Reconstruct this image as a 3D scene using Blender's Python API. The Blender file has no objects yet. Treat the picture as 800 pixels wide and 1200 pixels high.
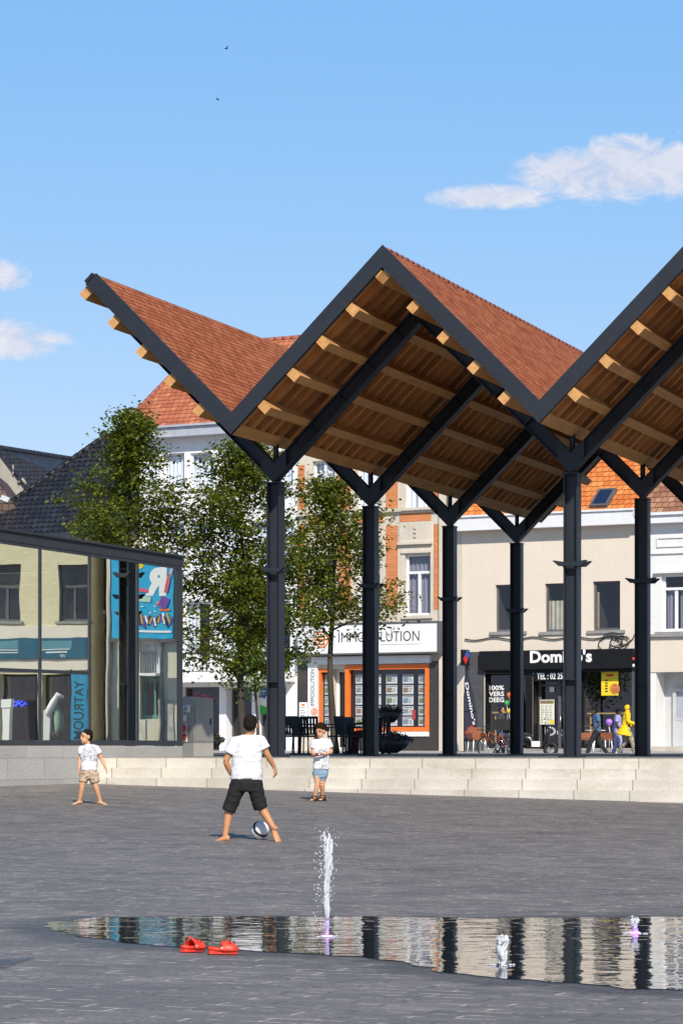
import bpy, bmesh, math, random
from mathutils import Vector, Matrix
R = math.radians
random.seed(7)
SC = bpy.context.scene
COL = SC.collection
EYE = 0.19            # eye height above the terrace (terrace top is z = 0)
FPX, CX, CY = 3400.0, 400.0, 875.0   # lens in pixels of the photograph, and its horizon

def at(px, py, Y):
    """world point seen at a pixel of the photograph, Y metres in front of the camera"""
    return Vector(((px - CX) / FPX * Y, Y, EYE + (CY - py) / FPX * Y))

# ------------------------------------------------------------------ materials
MATS = {}
def srgb(r, g, b):
    f = lambda c: (c / 12.92) if c <= 0.04045 else ((c + 0.055) / 1.055) ** 2.4
    return (f(r / 255), f(g / 255), f(b / 255), 1)

class NT:
    def __init__(self, m):
        self.t = m.node_tree; self.n = self.t.nodes; self.l = self.t.links
    def add(self, typ, **kw):
        nd = self.n.new(typ)
        for k, v in kw.items():
            if k in nd.inputs.keys(): nd.inputs[k].default_value = v
            else: setattr(nd, k, v)
        return nd
    def link(self, a, b): self.l.new(a, b)
    def mix(self, fac, a, b, blend='MIX'):
        m = self.n.new('ShaderNodeMix'); m.data_type = 'RGBA'; m.blend_type = blend
        for s, v in ((0, fac), (6, a), (7, b)):
            if hasattr(v, 'links') or hasattr(v, 'is_linked'): self.link(v, m.inputs[s])
            else: m.inputs[s].default_value = v
        return m.outputs[2]
    def math(self, op, a, b=0.0, c=None):
        m = self.n.new('ShaderNodeMath'); m.operation = op
        for i, v in enumerate((a, b) if c is None else (a, b, c)):
            if hasattr(v, 'is_linked'): self.link(v, m.inputs[i])
            else: m.inputs[i].default_value = v
        return m.outputs[0]
    def ramp(self, src, stops):
        r = self.n.new('ShaderNodeValToRGB'); cr = r.color_ramp
        while len(cr.elements) < len(stops): cr.elements.new(0.5)
        for e, (p, c) in zip(cr.elements, stops):
            e.position = p; e.color = c if len(c) == 4 else (*c, 1)
        self.link(src, r.inputs[0]); return r.outputs[0]
    def noise(self, vec, scale, detail=4, rough=0.55, dist=0.0):
        n = self.add('ShaderNodeTexNoise', Scale=scale, Detail=detail, Roughness=rough, Distortion=dist)
        if vec is not None: self.link(vec, n.inputs['Vector'])
        return n.outputs['Fac']
    def bump(self, h, strength, distance, bsdf):
        b = self.add('ShaderNodeBump', Strength=strength, Distance=distance)
        self.link(h, b.inputs['Height']); self.link(b.outputs[0], bsdf.inputs['Normal'])

def new_mat(name):
    m = bpy.data.materials.new(name); m.use_nodes = True
    k = NT(m); k.n.clear()
    out = k.add('ShaderNodeOutputMaterial'); b = k.add('ShaderNodeBsdfPrincipled')
    k.link(b.outputs[0], out.inputs[0])
    MATS[name] = m
    return m, k, b, out

def plain(name, col, rough=0.6, metal=0.0, var=0.18, scale=3.0, spec=0.5, bump=0.0, bscale=40, coords='Object', stretch=(1, 1, 1), streak=0.0):
    """one colour broken up by two sizes of noise"""
    m, k, b, o = new_mat(name)
    tc = k.add('ShaderNodeTexCoord'); mp = k.add('ShaderNodeMapping'); mp.inputs['Scale'].default_value = stretch
    k.link(tc.outputs[coords], mp.inputs[0]); v = mp.outputs[0]
    n1 = k.noise(v, scale, 5); n2 = k.noise(v, scale * 9, 3)
    n = k.math('ADD', k.math('MULTIPLY', n1, 0.65), k.math('MULTIPLY', n2, 0.35))
    lo = tuple(c * (1 - var) for c in col[:3]); hi = tuple(min(1, c * (1 + var)) for c in col[:3])
    c = k.ramp(n, [(0.3, lo), (0.7, hi)])
    if streak > 0:                                   # rain streaks: dirt that runs down the wall
        mp2 = k.add('ShaderNodeMapping'); mp2.inputs['Scale'].default_value = (2.6, 2.6, 0.18)
        k.link(tc.outputs[coords], mp2.inputs[0])
        s = k.ramp(k.noise(mp2.outputs[0], 1.6, 6, 0.7), [(0.5, (0, 0, 0)), (0.78, (streak,) * 3)])
        c = k.mix(s, c, tuple(x * 0.45 for x in col[:3]) + (1,))
    k.link(c, b.inputs['Base Color'])
    b.inputs['Roughness'].default_value = rough; b.inputs['Metallic'].default_value = metal
    b.inputs['Specular IOR Level'].default_value = spec
    k.link(k.math('ADD', k.math('MULTIPLY', n2, 0.18), rough - 0.09), b.inputs['Roughness'])
    if bump > 0: k.bump(k.noise(v, bscale, 4), bump, 0.02, b)
    return m

def bricks(name, c1, c2, mortar, bw, bh, gap=0.012, rough=0.75, bump=0.4, dist=0.012, offset=0.5, dirt=0.25, squash=1.0, rot=0.0, spec=0.4, mottle=0.3):
    """running bond in the face's own UVs (metres)"""
    m, k, b, o = new_mat(name)
    uv = k.add('ShaderNodeUVMap'); mp = k.add('ShaderNodeMapping')
    mp.inputs['Rotation'].default_value = (0, 0, rot)
    k.link(uv.outputs[0], mp.inputs[0])
    t = k.add('ShaderNodeTexBrick', offset=offset, Scale=1.0)
    t.inputs['Color1'].default_value = c1; t.inputs['Color2'].default_value = c2; t.inputs['Mortar'].default_value = mortar
    t.inputs['Mortar Size'].default_value = gap; t.inputs['Mortar Smooth'].default_value = 0.1
    t.inputs['Brick Width'].default_value = bw; t.inputs['Row Height'].default_value = bh; t.inputs['Bias'].default_value = 0.0
    k.link(mp.outputs[0], t.inputs['Vector'])
    n1 = k.noise(mp.outputs[0], 0.9, 6); n2 = k.noise(mp.outputs[0], 26, 3)
    c = k.mix(k.ramp(n1, [(0.35, (0, 0, 0)), (0.7, (dirt,) * 3)]), t.outputs['Color'], tuple(x * 0.4 for x in c1[:3]) + (1,))
    c = k.mix(mottle, c, k.ramp(n2, [(0.3, (0.25,) * 3), (0.7, (0.8,) * 3)]), 'OVERLAY')
    k.link(c, b.inputs['Base Color'])
    k.link(k.math('ADD', k.math('MULTIPLY', n2, 0.2), rough - 0.1), b.inputs['Roughness'])
    b.inputs['Specular IOR Level'].default_value = spec
    h = k.math('ADD', k.math('SUBTRACT', 1.0, t.outputs['Fac']), k.math('MULTIPLY', n2, 0.3))
    k.bump(h, bump, dist, b)
    return m

def tiles(name, c1, c2, c3, bw, bh, rough=0.7, bump=0.8, scallop=0.0, spec=0.3):
    """overlapping roof tiles in UVs: each course is thickest at its lower edge"""
    m, k, b, o = new_mat(name)
    uv = k.add('ShaderNodeUVMap'); sep = k.add('ShaderNodeSeparateXYZ'); k.link(uv.outputs[0], sep.inputs[0])
    row = k.math('FLOOR', k.math('DIVIDE', sep.outputs[1], bh))
    fy = k.math('FRACT', k.math('DIVIDE', sep.outputs[1], bh))
    xs = k.math('ADD', k.math('DIVIDE', sep.outputs[0], bw), k.math('MULTIPLY', k.math('MODULO', k.math('ABSOLUTE', row), 2.0), 0.5))
    fx = k.math('FRACT', xs); colm = k.math('FLOOR', xs)
    cv = k.add('ShaderNodeCombineXYZ'); k.link(colm, cv.inputs[0]); k.link(row, cv.inputs[1])
    wn = k.add('ShaderNodeTexWhiteNoise'); k.link(cv.outputs[0], wn.inputs[0])
    nn = k.noise(uv.outputs[0], 0.7, 5)
    r = k.math('ADD', k.math('MULTIPLY', wn.outputs['Value'], 0.65), k.math('MULTIPLY', nn, 0.5))
    c = k.ramp(r, [(0.15, c1), (0.55, c2), (0.95, c3)])
    edge = k.math('ABSOLUTE', k.math('SUBTRACT', fx, 0.5))
    # the lower lip of a course: lowest where fy is near 0
    lip = k.math('SUBTRACT', fy, k.math('MULTIPLY', k.math('POWER', k.math('MULTIPLY', edge, 2.0), 2.0), scallop))
    gap = k.math('MAXIMUM', k.math('LESS_THAN', lip, 0.13), k.math('GREATER_THAN', edge, 0.46))
    c = k.mix(gap, c, tuple(x * 0.22 for x in c1[:3]) + (1,))
    k.link(c, b.inputs['Base Color'])
    b.inputs['Roughness'].default_value = rough; b.inputs['Specular IOR Level'].default_value = spec
    h = k.math('SUBTRACT', k.math('SUBTRACT', 1.0, fy), gap)
    k.bump(h, bump, 0.03, b)
    return m

def glass(name, tint=(0.8, 0.85, 0.82, 1), mirror=0.35, body=(0.012, 0.014, 0.015, 1), clear=0.5, murk=0.0):
    """window glass: part mirror, part clear, a little tint"""
    m, k, b, o = new_mat(name); k.n.remove(b)
    g = k.add('ShaderNodeBsdfGlossy', Roughness=0.0); g.inputs['Color'].default_value = tint
    tr = k.add('ShaderNodeBsdfTransparent'); tr.inputs['Color'].default_value = tuple(c * clear for c in tint[:3]) + (1,)
    d = k.add('ShaderNodeBsdfDiffuse'); d.inputs['Color'].default_value = body
    lw = k.add('ShaderNodeLayerWeight', Blend=0.5); fr = k.math('ADD', k.math('MULTIPLY', k.math('POWER', lw.outputs['Facing'], 4.0), 0.94), 0.045)
    fac = k.math('ADD', k.math('MULTIPLY', fr, 1.0 - mirror), mirror)
    ms = k.add('ShaderNodeMixShader', Fac=murk); k.link(tr.outputs[0], ms.inputs[1]); k.link(d.outputs[0], ms.inputs[2])
    m2 = k.add('ShaderNodeMixShader'); k.link(fac, m2.inputs[0]); k.link(ms.outputs[0], m2.inputs[1]); k.link(g.outputs[0], m2.inputs[2])
    k.link(m2.outputs[0], o.inputs[0])
    tc = k.add('ShaderNodeTexCoord'); bp = k.add('ShaderNodeBump', Strength=0.05, Distance=0.02)
    k.link(k.noise(tc.outputs['Object'], 0.55, 2), bp.inputs['Height']); k.link(bp.outputs[0], g.inputs['Normal'])
    return m

# ------------------------------------------------------------------ mesh builder
class MB:
    def __init__(self): self.v = []; self.f = []; self.m = []; self.s = []
    def quad(self, *p, mi=0, sm=False):
        i = len(self.v); self.v += [Vector(q) for q in p]; self.f.append(tuple(range(i, i + len(p)))); self.m.append(mi); self.s.append(sm)
    def ring(self, rings, mi=0, sm=True, cap=True, closed=True):
        i0 = len(self.v); n = len(rings[0])
        for r in rings: self.v += [Vector(q) for q in r]
        for a in range(len(rings) - 1):
            for j in range(n if closed else n - 1):
                j2 = (j + 1) % n
                self.f.append((i0 + a * n + j, i0 + a * n + j2, i0 + (a + 1) * n + j2, i0 + (a + 1) * n + j)); self.m.append(mi); self.s.append(sm)
        if cap:
            self.f.append(tuple(reversed(range(i0, i0 + n)))); self.m.append(mi); self.s.append(False)
            self.f.append(tuple(range(i0 + (len(rings) - 1) * n, i0 + len(rings) * n))); self.m.append(mi); self.s.append(False)
    def box(self, x0, x1, y0, y1, z0, z1, mi=0):
        self.obox(Vector(((x0 + x1) / 2, (y0 + y1) / 2, (z0 + z1) / 2)), Vector(((x1 - x0) / 2, 0, 0)), Vector((0, (y1 - y0) / 2, 0)), Vector((0, 0, (z1 - z0) / 2)), mi)
    def obox(self, c, a, b, d, mi=0):
        c, a, b, d = map(Vector, (c, a, b, d))
        P = lambda i, j, k: c + a * i + b * j + d * k
        for q in (((-1, -1, -1), (-1, 1, -1), (1, 1, -1), (1, -1, -1)), ((-1, -1, 1), (1, -1, 1), (1, 1, 1), (-1, 1, 1)),
                  ((-1, -1, -1), (1, -1, -1), (1, -1, 1), (-1, -1, 1)), ((1, 1, -1), (-1, 1, -1), (-1, 1, 1), (1, 1, 1)),
                  ((1, -1, -1), (1, 1, -1), (1, 1, 1), (1, -1, 1)), ((-1, 1, -1), (-1, -1, -1), (-1, -1, 1), (-1, 1, 1))):
            self.quad(*[P(*t) for t in q], mi=mi)
    def prism(self, poly, y0, y1, mi=0):
        """poly: (x, z) corners counter-clockwise seen from -y; swept from y0 to y1"""
        n = len(poly)
        self.quad(*[(x, y0, z) for x, z in poly], mi=mi)
        self.quad(*[(x, y1, z) for x, z in reversed(poly)], mi=mi)
        for i in range(n):
            (x0, z0), (x1, z1) = poly[i], poly[(i + 1) % n]
            self.quad((x0, y0, z0), (x0, y1, z0), (x1, y1, z1), (x1, y0, z1), mi=mi)
    def slab(self, poly, z0, z1, mi=0):
        n = len(poly)
        self.quad(*[(x, y, z1) for x, y in poly], mi=mi); self.quad(*[(x, y, z0) for x, y in reversed(poly)], mi=mi)
        for i in range(n):
            (x0, y0), (x1, y1) = poly[i], poly[(i + 1) % n]
            self.quad((x0, y0, z0), (x1, y1, z0), (x1, y1, z1), (x0, y0, z1), mi=mi)
    def tube(self, pts, rad, n=8, mi=0, side=None, cap=True, sm=True):
        """pts with radii; a radius may be (across, along) for an ellipse with its long axis on side"""
        pts = [Vector(p) for p in pts]; rings = []
        if not isinstance(rad, (list, tuple)): rad = [rad] * len(pts)
        ref = Vector(side) if side is not None else None
        for i, p in enumerate(pts):
            t = (pts[min(i + 1, len(pts) - 1)] - pts[max(i - 1, 0)]).normalized()
            if ref is None:
                ref = Vector((1, 0, 0)) if abs(t.x) < 0.8 else Vector((0, 1, 0))
            a = (ref - t * ref.dot(t)).normalized(); b = t.cross(a)
            if side is None: ref = a
            ra, rb = rad[i] if isinstance(rad[i], (list, tuple)) else (rad[i], rad[i])
            rings.append([p + a * (math.cos(2 * math.pi * j / n) * ra) + b * (math.sin(2 * math.pi * j / n) * rb) for j in range(n)])
        self.ring(rings, mi, sm, cap)
    def ball(self, c, r, n=10, m=7, mi=0):
        c = Vector(c); r = Vector(r) if isinstance(r, (tuple, list)) else Vector((r, r, r)); rings = []
        for i in range(m):
            th = math.pi * (0.02 + 0.96 * i / (m - 1))
            rings.append([c + Vector((r.x * math.sin(th) * math.cos(2 * math.pi * j / n), r.y * math.sin(th) * math.sin(2 * math.pi * j / n), -r.z * math.cos(th))) for j in range(n)])
        self.ring(rings, mi, True, True)
    def lathe(self, prof, c=(0, 0, 0), n=20, mi=0, sm=True):
        c = Vector(c)
        self.ring([[c + Vector((r * math.cos(2 * math.pi * j / n), r * math.sin(2 * math.pi * j / n), z)) for j in range(n)] for r, z in prof], mi, sm, True)
    def disc(self, c, nrm, r, n=16, mi=0, thick=0.0, r_in=0.0):
        """flat disc or ring facing nrm"""
        c = Vector(c); nrm = Vector(nrm).normalized(); a = nrm.orthogonal().normalized(); b = nrm.cross(a)
        P = lambda rr, j, d: c + nrm * d + a * (rr * math.cos(2 * math.pi * j / n)) + b * (rr * math.sin(2 * math.pi * j / n))
        if r_in == 0:
            self.ring([[P(r, j, 0) for j in range(n)], [P(r, j, max(thick, 1e-4)) for j in range(n)]], mi, False)
        else:
            for j in range(n):
                self.quad(P(r_in, j, thick), P(r, j, thick), P(r, j + 1, thick), P(r_in, j + 1, thick), mi=mi)
                self.quad(P(r, j, 0), P(r, j + 1, 0), P(r, j + 1, thick), P(r, j, thick), mi=mi)
                self.quad(P(r_in, j + 1, 0), P(r_in, j, 0), P(r_in, j, thick), P(r_in, j + 1, thick), mi=mi)
    def add_mesh(self, me, M=Matrix(), mi=0):
        i0 = len(self.v)
        self.v += [M @ v.co for v in me.vertices]
        for p in me.polygons:
            self.f.append(tuple(i0 + i for i in p.vertices)); self.m.append(mi); self.s.append(False)
    def mesh(self, name, mats):
        me = bpy.data.meshes.new(name); me.from_pydata([tuple(v) for v in self.v], [], self.f)
        for m in (mats if isinstance(mats, (list, tuple)) else [mats]): me.materials.append(m)
        me.polygons.foreach_set('material_index', self.m); me.polygons.foreach_set('use_smooth', self.s)
        uv = me.uv_layers.new(name='UVMap').data
        Z = Vector((0, 0, 1)); vs = self.v
        for p in me.polygons:
            n = p.normal
            if abs(n.z) > 0.995: a, b = Vector((1, 0, 0)), Vector((0, 1, 0))
            else:
                a = Z.cross(n).normalized(); b = n.cross(a)
            for li, vi in zip(p.loop_indices, p.vertices):
                q = vs[vi]; uv[li].uv = (q.dot(a), q.dot(b))
        me.update(); return me
    def build(self, name, mats, parent=None, loc=None, rz=None, bevel=0.0):
        me = self.mesh(name, mats); o = bpy.data.objects.new(name, me); COL.objects.link(o)
        if parent is not None: o.parent = parent
        if loc is not None: o.location = loc
        if rz is not None: o.rotation_euler = (0, 0, rz)
        if bevel > 0:
            md = o.modifiers.new('bevel', 'BEVEL'); md.width = bevel; md.segments = 2; md.limit_method = 'ANGLE'
        return o

def tag(o, label=None, cat=None, group=None, kind=None):
    if label: o['label'] = label
    if cat: o['category'] = cat
    if group: o['group'] = group
    if kind: o['kind'] = kind
    return o

def thing(name, label, cat, loc=(0, 0, 0), rz=0.0, group=None):
    o = bpy.data.objects.new(name, None); COL.objects.link(o); o.empty_display_size = 0.2
    o.location = loc; o.rotation_euler = (0, 0, rz)
    return tag(o, label, cat, group)

def kids(o): return [c for c in bpy.data.objects if c.parent == o]
def copy_tree(o, parent=None, loc=None, rz=None):
    c = o.copy(); COL.objects.link(c); c.parent = parent
    if loc is not None: c.location = loc
    if rz is not None: c.rotation_euler = (0, 0, rz)
    for k in kids(o): copy_tree(k, c)
    return c

def text_mesh(s, size, bold=0.0, extrude=0.004, align='CENTER', shear=0.0, space=1.0):
    cu = bpy.data.curves.new('lettering', 'FONT'); cu.body = s; cu.size = size; cu.extrude = extrude; cu.offset = bold
    cu.align_x = align; cu.align_y = 'CENTER'; cu.shear = shear; cu.space_character = space; cu.resolution_u = 3
    o = bpy.data.objects.new('lettering', cu); COL.objects.link(o)
    bpy.context.view_layer.update()
    me = bpy.data.meshes.new_from_object(o.evaluated_get(bpy.context.evaluated_depsgraph_get()))
    bpy.data.objects.remove(o); bpy.data.curves.remove(cu)
    return me
UPRIGHT = Matrix.Rotation(R(90), 4, 'X')       # text from the xy plane to the xz plane, read from -y
def letters(s, c, width=None, height=None, bold=0.0, roll=0.0, extrude=0.004, space=1.0):
    """mesh of a line of writing centred at c in a plane facing -y, fitted to width x height"""
    me = text_mesh(s, 1.0, bold, 0.0, space=space)
    xs = [v.co.x for v in me.vertices]; ys = [v.co.y for v in me.vertices]
    w, h = max(xs) - min(xs), max(ys) - min(ys)
    sy = height / h if height else width / w; sx = width / w if width else sy
    M = Matrix.Translation(Vector(c)) @ UPRIGHT @ Matrix.Rotation(roll, 4, 'Z') @ Matrix.Diagonal((sx, sy, 1, 1)) @ Matrix.Translation((-(max(xs) + min(xs)) / 2, -(max(ys) + min(ys)) / 2, 0))
    b = MB(); b.add_mesh(me, M); bpy.data.meshes.remove(me); return b

from mathutils import noise as mnoise
def fuse(b, name, mat, voxel, smooth=3, parent=None, loc=None, folds=0.0):
    """several closed pieces -> one continuous surface"""
    o = b.build(name, mat)
    md = o.modifiers.new('r', 'REMESH'); md.mode = 'VOXEL'; md.voxel_size = voxel; md.use_smooth_shade = True
    if smooth:
        m2 = o.modifiers.new('s', 'SMOOTH'); m2.factor = 0.5; m2.iterations = smooth
    bpy.context.view_layer.update()
    me = bpy.data.meshes.new_from_object(o.evaluated_get(bpy.context.evaluated_depsgraph_get()))
    me.name = name; old = o.data; o.modifiers.clear(); o.data = me; bpy.data.meshes.remove(old)
    if folds > 0:                       # soft creases in cloth
        ns = [v.normal.copy() for v in me.vertices]
        for v, n in zip(me.vertices, ns):
            p = v.co; q = Vector((p.x * 5 + p.z * 6, p.y * 6, p.z * 13 - p.x * 5)) + Vector((len(name), 3.1, 0))
            r = 1.0 - abs(mnoise.noise(q)) * 2.2
            v.co += n * folds * (r + 0.5 * mnoise.noise(q * 2.3))
        me.update()
    if not me.materials: me.materials.append(mat)
    if parent is not None: o.parent = parent
    if loc is not None: o.location = loc
    return o
# ------------------------------------------------------------------ camera, sun, sky
cam = bpy.data.cameras.new('camera'); cam_o = bpy.data.objects.new('camera', cam); COL.objects.link(cam_o)
cam_o.location = (0, 0, EYE); cam_o.rotation_euler = (R(90), 0, 0)
cam.sensor_width = 36; cam.lens = 36 * FPX / 1200; cam.shift_y = (CY - 600) / 1200; cam.clip_start = 0.5; cam.clip_end = 6000
SC.camera = cam_o
SUN_AZ, SUN_EL = 11.0, 39.0          # to the right of straight behind the camera
S = Vector((math.sin(R(SUN_AZ)) * math.cos(R(SUN_EL)), -math.cos(R(SUN_AZ)) * math.cos(R(SUN_EL)), math.sin(R(SUN_EL))))
sl = bpy.data.lights.new('sun', 'SUN'); sl.energy = 4.7; sl.angle = R(0.53); sl.color = (1.0, 0.93, 0.82)
so = bpy.data.objects.new('sun', sl); COL.objects.link(so); so.rotation_euler = (-S).to_track_quat('-Z', 'Y').to_euler(); so.location = (10, -20, 40)

w = bpy.data.worlds.new('World'); SC.world = w; w.use_nodes = True
k = NT(w); k.n.clear()
out = k.add('ShaderNodeOutputWorld'); bg = k.add('ShaderNodeBackground', Strength=0.10); k.link(bg.outputs[0], out.inputs[0])
sky = k.add('ShaderNodeTexSky', sky_type='NISHITA', sun_disc=False); sky.sun_elevation = R(SUN_EL); sky.sun_rotation = R(180 - SUN_AZ)
sky.altitude = 300; sky.air_density = 1.0; sky.dust_density = 0.3; sky.ozone_density = 3.0
tc = k.add('ShaderNodeTexCoord'); sp = k.add('ShaderNodeSeparateXYZ'); k.link(tc.outputs['Generated'], sp.inputs[0])
az = k.math('MULTIPLY', k.math('ARCTAN2', sp.outputs[0], sp.outputs[1]), 57.2958)       # degrees east of +Y
el = k.math('MULTIPLY', k.math('ARCSINE', sp.outputs[2]), 57.2958)
cvec = k.add('ShaderNodeCombineXYZ'); k.link(az, cvec.inputs[0]); k.link(k.math('MULTIPLY', el, 1.7), cvec.inputs[1])
n1 = k.noise(cvec.outputs[0], 1.3, 10, 0.66, 0.6); n2 = k.noise(cvec.outputs[0], 0.35, 3, 0.5)
mask = None
# small fair-weather clouds: (azimuth, elevation, half width, half height) in degrees
for a, e, ra, re in ((5.2, 11.10, 1.9, 0.50), (6.5, 11.2, 1.6, 0.55), (5.6, 11.45, 0.9, 0.40), (4.3, 11.2, 0.9, 0.40), (3.0, 10.72, 1.25, 0.24), (-6.75, 9.15, 0.62, 0.30), (-6.55, 7.92, 1.05, 0.36), (-7.4, 7.85, 1.1, 0.33),
                     (16, 12.5, 3, 0.8), (-17, 10, 3, 0.7), (30, 16, 5, 1.2), (-36, 18, 5, 1.3)):
    q = k.math('ADD', k.math('POWER', k.math('ABSOLUTE', k.math('DIVIDE', k.math('SUBTRACT', az, a), ra)), 2.0),
               k.math('POWER', k.math('ABSOLUTE', k.math('DIVIDE', k.math('SUBTRACT', el, e), re)), 2.0))
    mk = k.math('SUBTRACT', 1.0, q)
    mask = mk if mask is None else k.math('MAXIMUM', mask, mk)
dens = k.math('ADD', k.math('MULTIPLY', mask, 0.8), k.math('MULTIPLY', k.math('SUBTRACT', n1, 0.425), 2.4))
dens = k.ramp(dens, [(0.0, (0, 0, 0)), (0.75, (0.84, 0.84, 0.84))])
cc = k.mix(k.ramp(n1, [(0.38, (0, 0, 0)), (0.62, (1, 1, 1))]), (5.9, 6.1, 7.2, 1), (7.4, 7.3, 7.8, 1))
# a little summer haze low in the sky
low = k.ramp(k.math('DIVIDE', el, 50.0), [(0.30, (1, 1, 1)), (0.95, (0, 0, 0))])
hz = k.mix(1.0, k.mix(1.0, sky.outputs[0], (0.93, 0.56, 0.25, 1), 'MULTIPLY'), (0.06, 2.42, 6.5, 1), 'ADD')
tint = k.mix(low, sky.outputs[0], hz)
k.link(k.mix(dens, tint, cc), bg.inputs[0])
vs = SC.view_settings; vs.view_transform = 'Standard'; vs.look = 'None'; vs.exposure = 0.2; vs.gamma = 1.0; vs.use_curve_mapping = False

# ------------------------------------------------------------------ the ground
def gz(X, Y):
    """height of the plaza paving: flat round the fountain, rising gently beyond it"""
    t = Y - 21.6
    u = 0.5 * (t + math.sqrt(t * t + 0.8))
    x = max(-14, min(14, X))
    return EYE - 1.25 + 0.0185 * u - 0.024 * x * u / 32.0

# paving: long grey-blue setts, pale dust in some joints
m, k, b, o = new_mat('paving')
tc = k.add('ShaderNodeTexCoord'); mp = k.add('ShaderNodeMapping'); mp.inputs['Rotation'].default_value = (0, 0, R(24))
k.link(tc.outputs['Object'], mp.inputs[0]); v = mp.outputs[0]
wob = k.add('ShaderNodeTexNoise', Scale=3.0, Detail=2.0); k.link(v, wob.inputs['Vector'])
va = k.add('ShaderNodeVectorMath', operation='MULTIPLY_ADD'); k.link(wob.outputs['Color'], va.inputs[0]); va.inputs[1].default_value = (0.015, 0.015, 0); k.link(v, va.inputs[2]); v2 = va.outputs[0]
t = k.add('ShaderNodeTexBrick', offset=0.37, Scale=1.0, offset_frequency=2)
t.inputs['Color1'].default_value = (0.136, 0.125, 0.120, 1); t.inputs['Color2'].default_value = (0.205, 0.187, 0.177, 1); t.inputs['Mortar'].default_value = (0.066, 0.060, 0.057, 1)
t.inputs['Mortar Size'].default_value = 0.011; t.inputs['Brick Width'].default_value = 0.55; t.inputs['Row Height'].default_value = 0.17; t.inputs['Mortar Smooth'].default_value = 0.2
k.link(v2, t.inputs['Vector'])
big = k.noise(v, 0.22, 6, 0.65); med = k.noise(v, 1.3, 5); fine = k.noise(v, 34, 4, 0.6)
c = k.mix(k.ramp(big, [(0.35, (0.25,) * 3), (0.7, (0.75,) * 3)]), t.outputs['Color'], (0.160, 0.147, 0.141, 1))
c = k.mix(0.5, c, k.ramp(med, [(0.25, (0.28,) * 3), (0.75, (0.72,) * 3)]), 'OVERLAY')
c = k.mix(0.45, c, k.ramp(fine, [(0.25, (0.2,) * 3), (0.75, (0.8,) * 3)]), 'OVERLAY')
c = k.mix(k.ramp(k.noise(v, 0.55, 6, 0.7), [(0.55, (0, 0, 0)), (0.72, (0.38,) * 3)]), c, (0.088, 0.082, 0.079, 1))     # old stains
dust = k.math('MULTIPLY', t.outputs['Fac'], k.ramp(k.noise(v, 4.2, 4, 0.75), [(0.49, (0, 0, 0)), (0.58, (1, 1, 1))]))
c = k.mix(dust, c, (0.47, 0.41, 0.36, 1))
k.link(c, b.inputs['Base Color'])
k.link(k.math('ADD', 0.42, k.math('MULTIPLY', med, 0.3)), b.inputs['Roughness']); b.inputs['Specular IOR Level'].default_value = 0.2
h = k.math('ADD', k.math('ADD', k.math('MULTIPLY', k.math('SUBTRACT', 1.0, t.outputs['Fac']), 0.7), k.math('MULTIPLY', fine, 0.7)), k.math('MULTIPLY', k.noise(v, 2.5, 3), 2.4))
k.bump(h, 0.5, 0.012, b)

# damp paving round the water
m, k, b, o = new_mat('damp_paving')
tc = k.add('ShaderNodeTexCoord')
n = k.noise(tc.outputs['Object'], 7, 5); n3 = k.noise(tc.outputs['Object'], 40, 3)
k.link(k.ramp(n, [(0.3, (0.035, 0.036, 0.042)), (0.7, (0.065, 0.065, 0.072))]), b.inputs['Base Color'])
k.link(k.math('ADD', 0.16, k.math('MULTIPLY', n, 0.35)), b.inputs['Roughness'])
k.bump(k.math('ADD', n, n3), 0.35, 0.008, b)
at_ = k.add('ShaderNodeAttribute', attribute_name='wet'); nz = k.noise(tc.outputs['Object'], 2.2, 5, 0.65)
al = k.ramp(k.math('ADD', at_.outputs['Fac'], k.math('MULTIPLY', k.math('SUBTRACT', nz, 0.5), 1.5)), [(0.25, (0, 0, 0)), (0.75, (0.42, 0.42, 0.42))])
k.link(k.math('MULTIPLY', al, k.math('GREATER_THAN', at_.outputs['Fac'], 0.02)), b.inputs['Alpha'])

# water: a thin sheet on the paving, stirred by the jets
m, k, b, o = new_mat('water')
tc = k.add('ShaderNodeTexCoord'); mp = k.add('ShaderNodeMapping'); mp.inputs['Scale'].default_value = (1.0, 1.5, 1.0)
k.link(tc.outputs['Object'], mp.inputs[0])
b.inputs['Base Color'].default_value = (0.03, 0.032, 0.036, 1); b.inputs['Roughness'].default_value = 0.015; b.inputs['IOR'].default_value = 1.45; b.inputs['Specular IOR Level'].default_value = 0.8
h = k.math('ADD', k.math('ADD', k.math('MULTIPLY', k.noise(mp.outputs[0], 2.6, 1), 1.0), k.math('MULTIPLY', k.noise(mp.outputs[0], 7.5, 1), 0.30)), k.math('MULTIPLY', k.noise(mp.outputs[0], 19, 0), 0.06))
bp = k.add('ShaderNodeBump', Strength=0.65, Distance=0.0055); k.link(h, bp.inputs['Height'])
k.link(bp.outputs[0], b.inputs['Normal'])

ASPHALT = plain('asphalt', (0.13, 0.125, 0.118), 0.85, var=0.2, scale=1.2, bump=0.2, bscale=60)
TERR = bricks('terrace_paving', (0.18, 0.17, 0.155, 1), (0.23, 0.215, 0.195, 1), (0.13, 0.125, 0.115, 1), 0.6, 0.3, 0.008, rough=0.7, bump=0.2, mottle=0.25)
PAVE = bricks('pavement_slabs', (0.36, 0.34, 0.32, 1), (0.43, 0.41, 0.385, 1), (0.2, 0.19, 0.18, 1), 0.4, 0.3, 0.008, rough=0.75, bump=0.2)
KERB = plain('kerb_stone', (0.34, 0.33, 0.31), 0.75, bump=0.2)

# canopy frame: u runs along the front to the right, d runs away from the viewer
TH = R(18.7); U = Vector((math.cos(TH), -math.sin(TH), 0)); D = Vector((math.sin(TH), math.cos(TH), 0)); C0 = Vector((-1.187, 52.4, 0)); BAY = 5.5
def CP(a, bb, z=0.0): return C0 + U * a + D * bb + Vector((0, 0, z))

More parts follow.
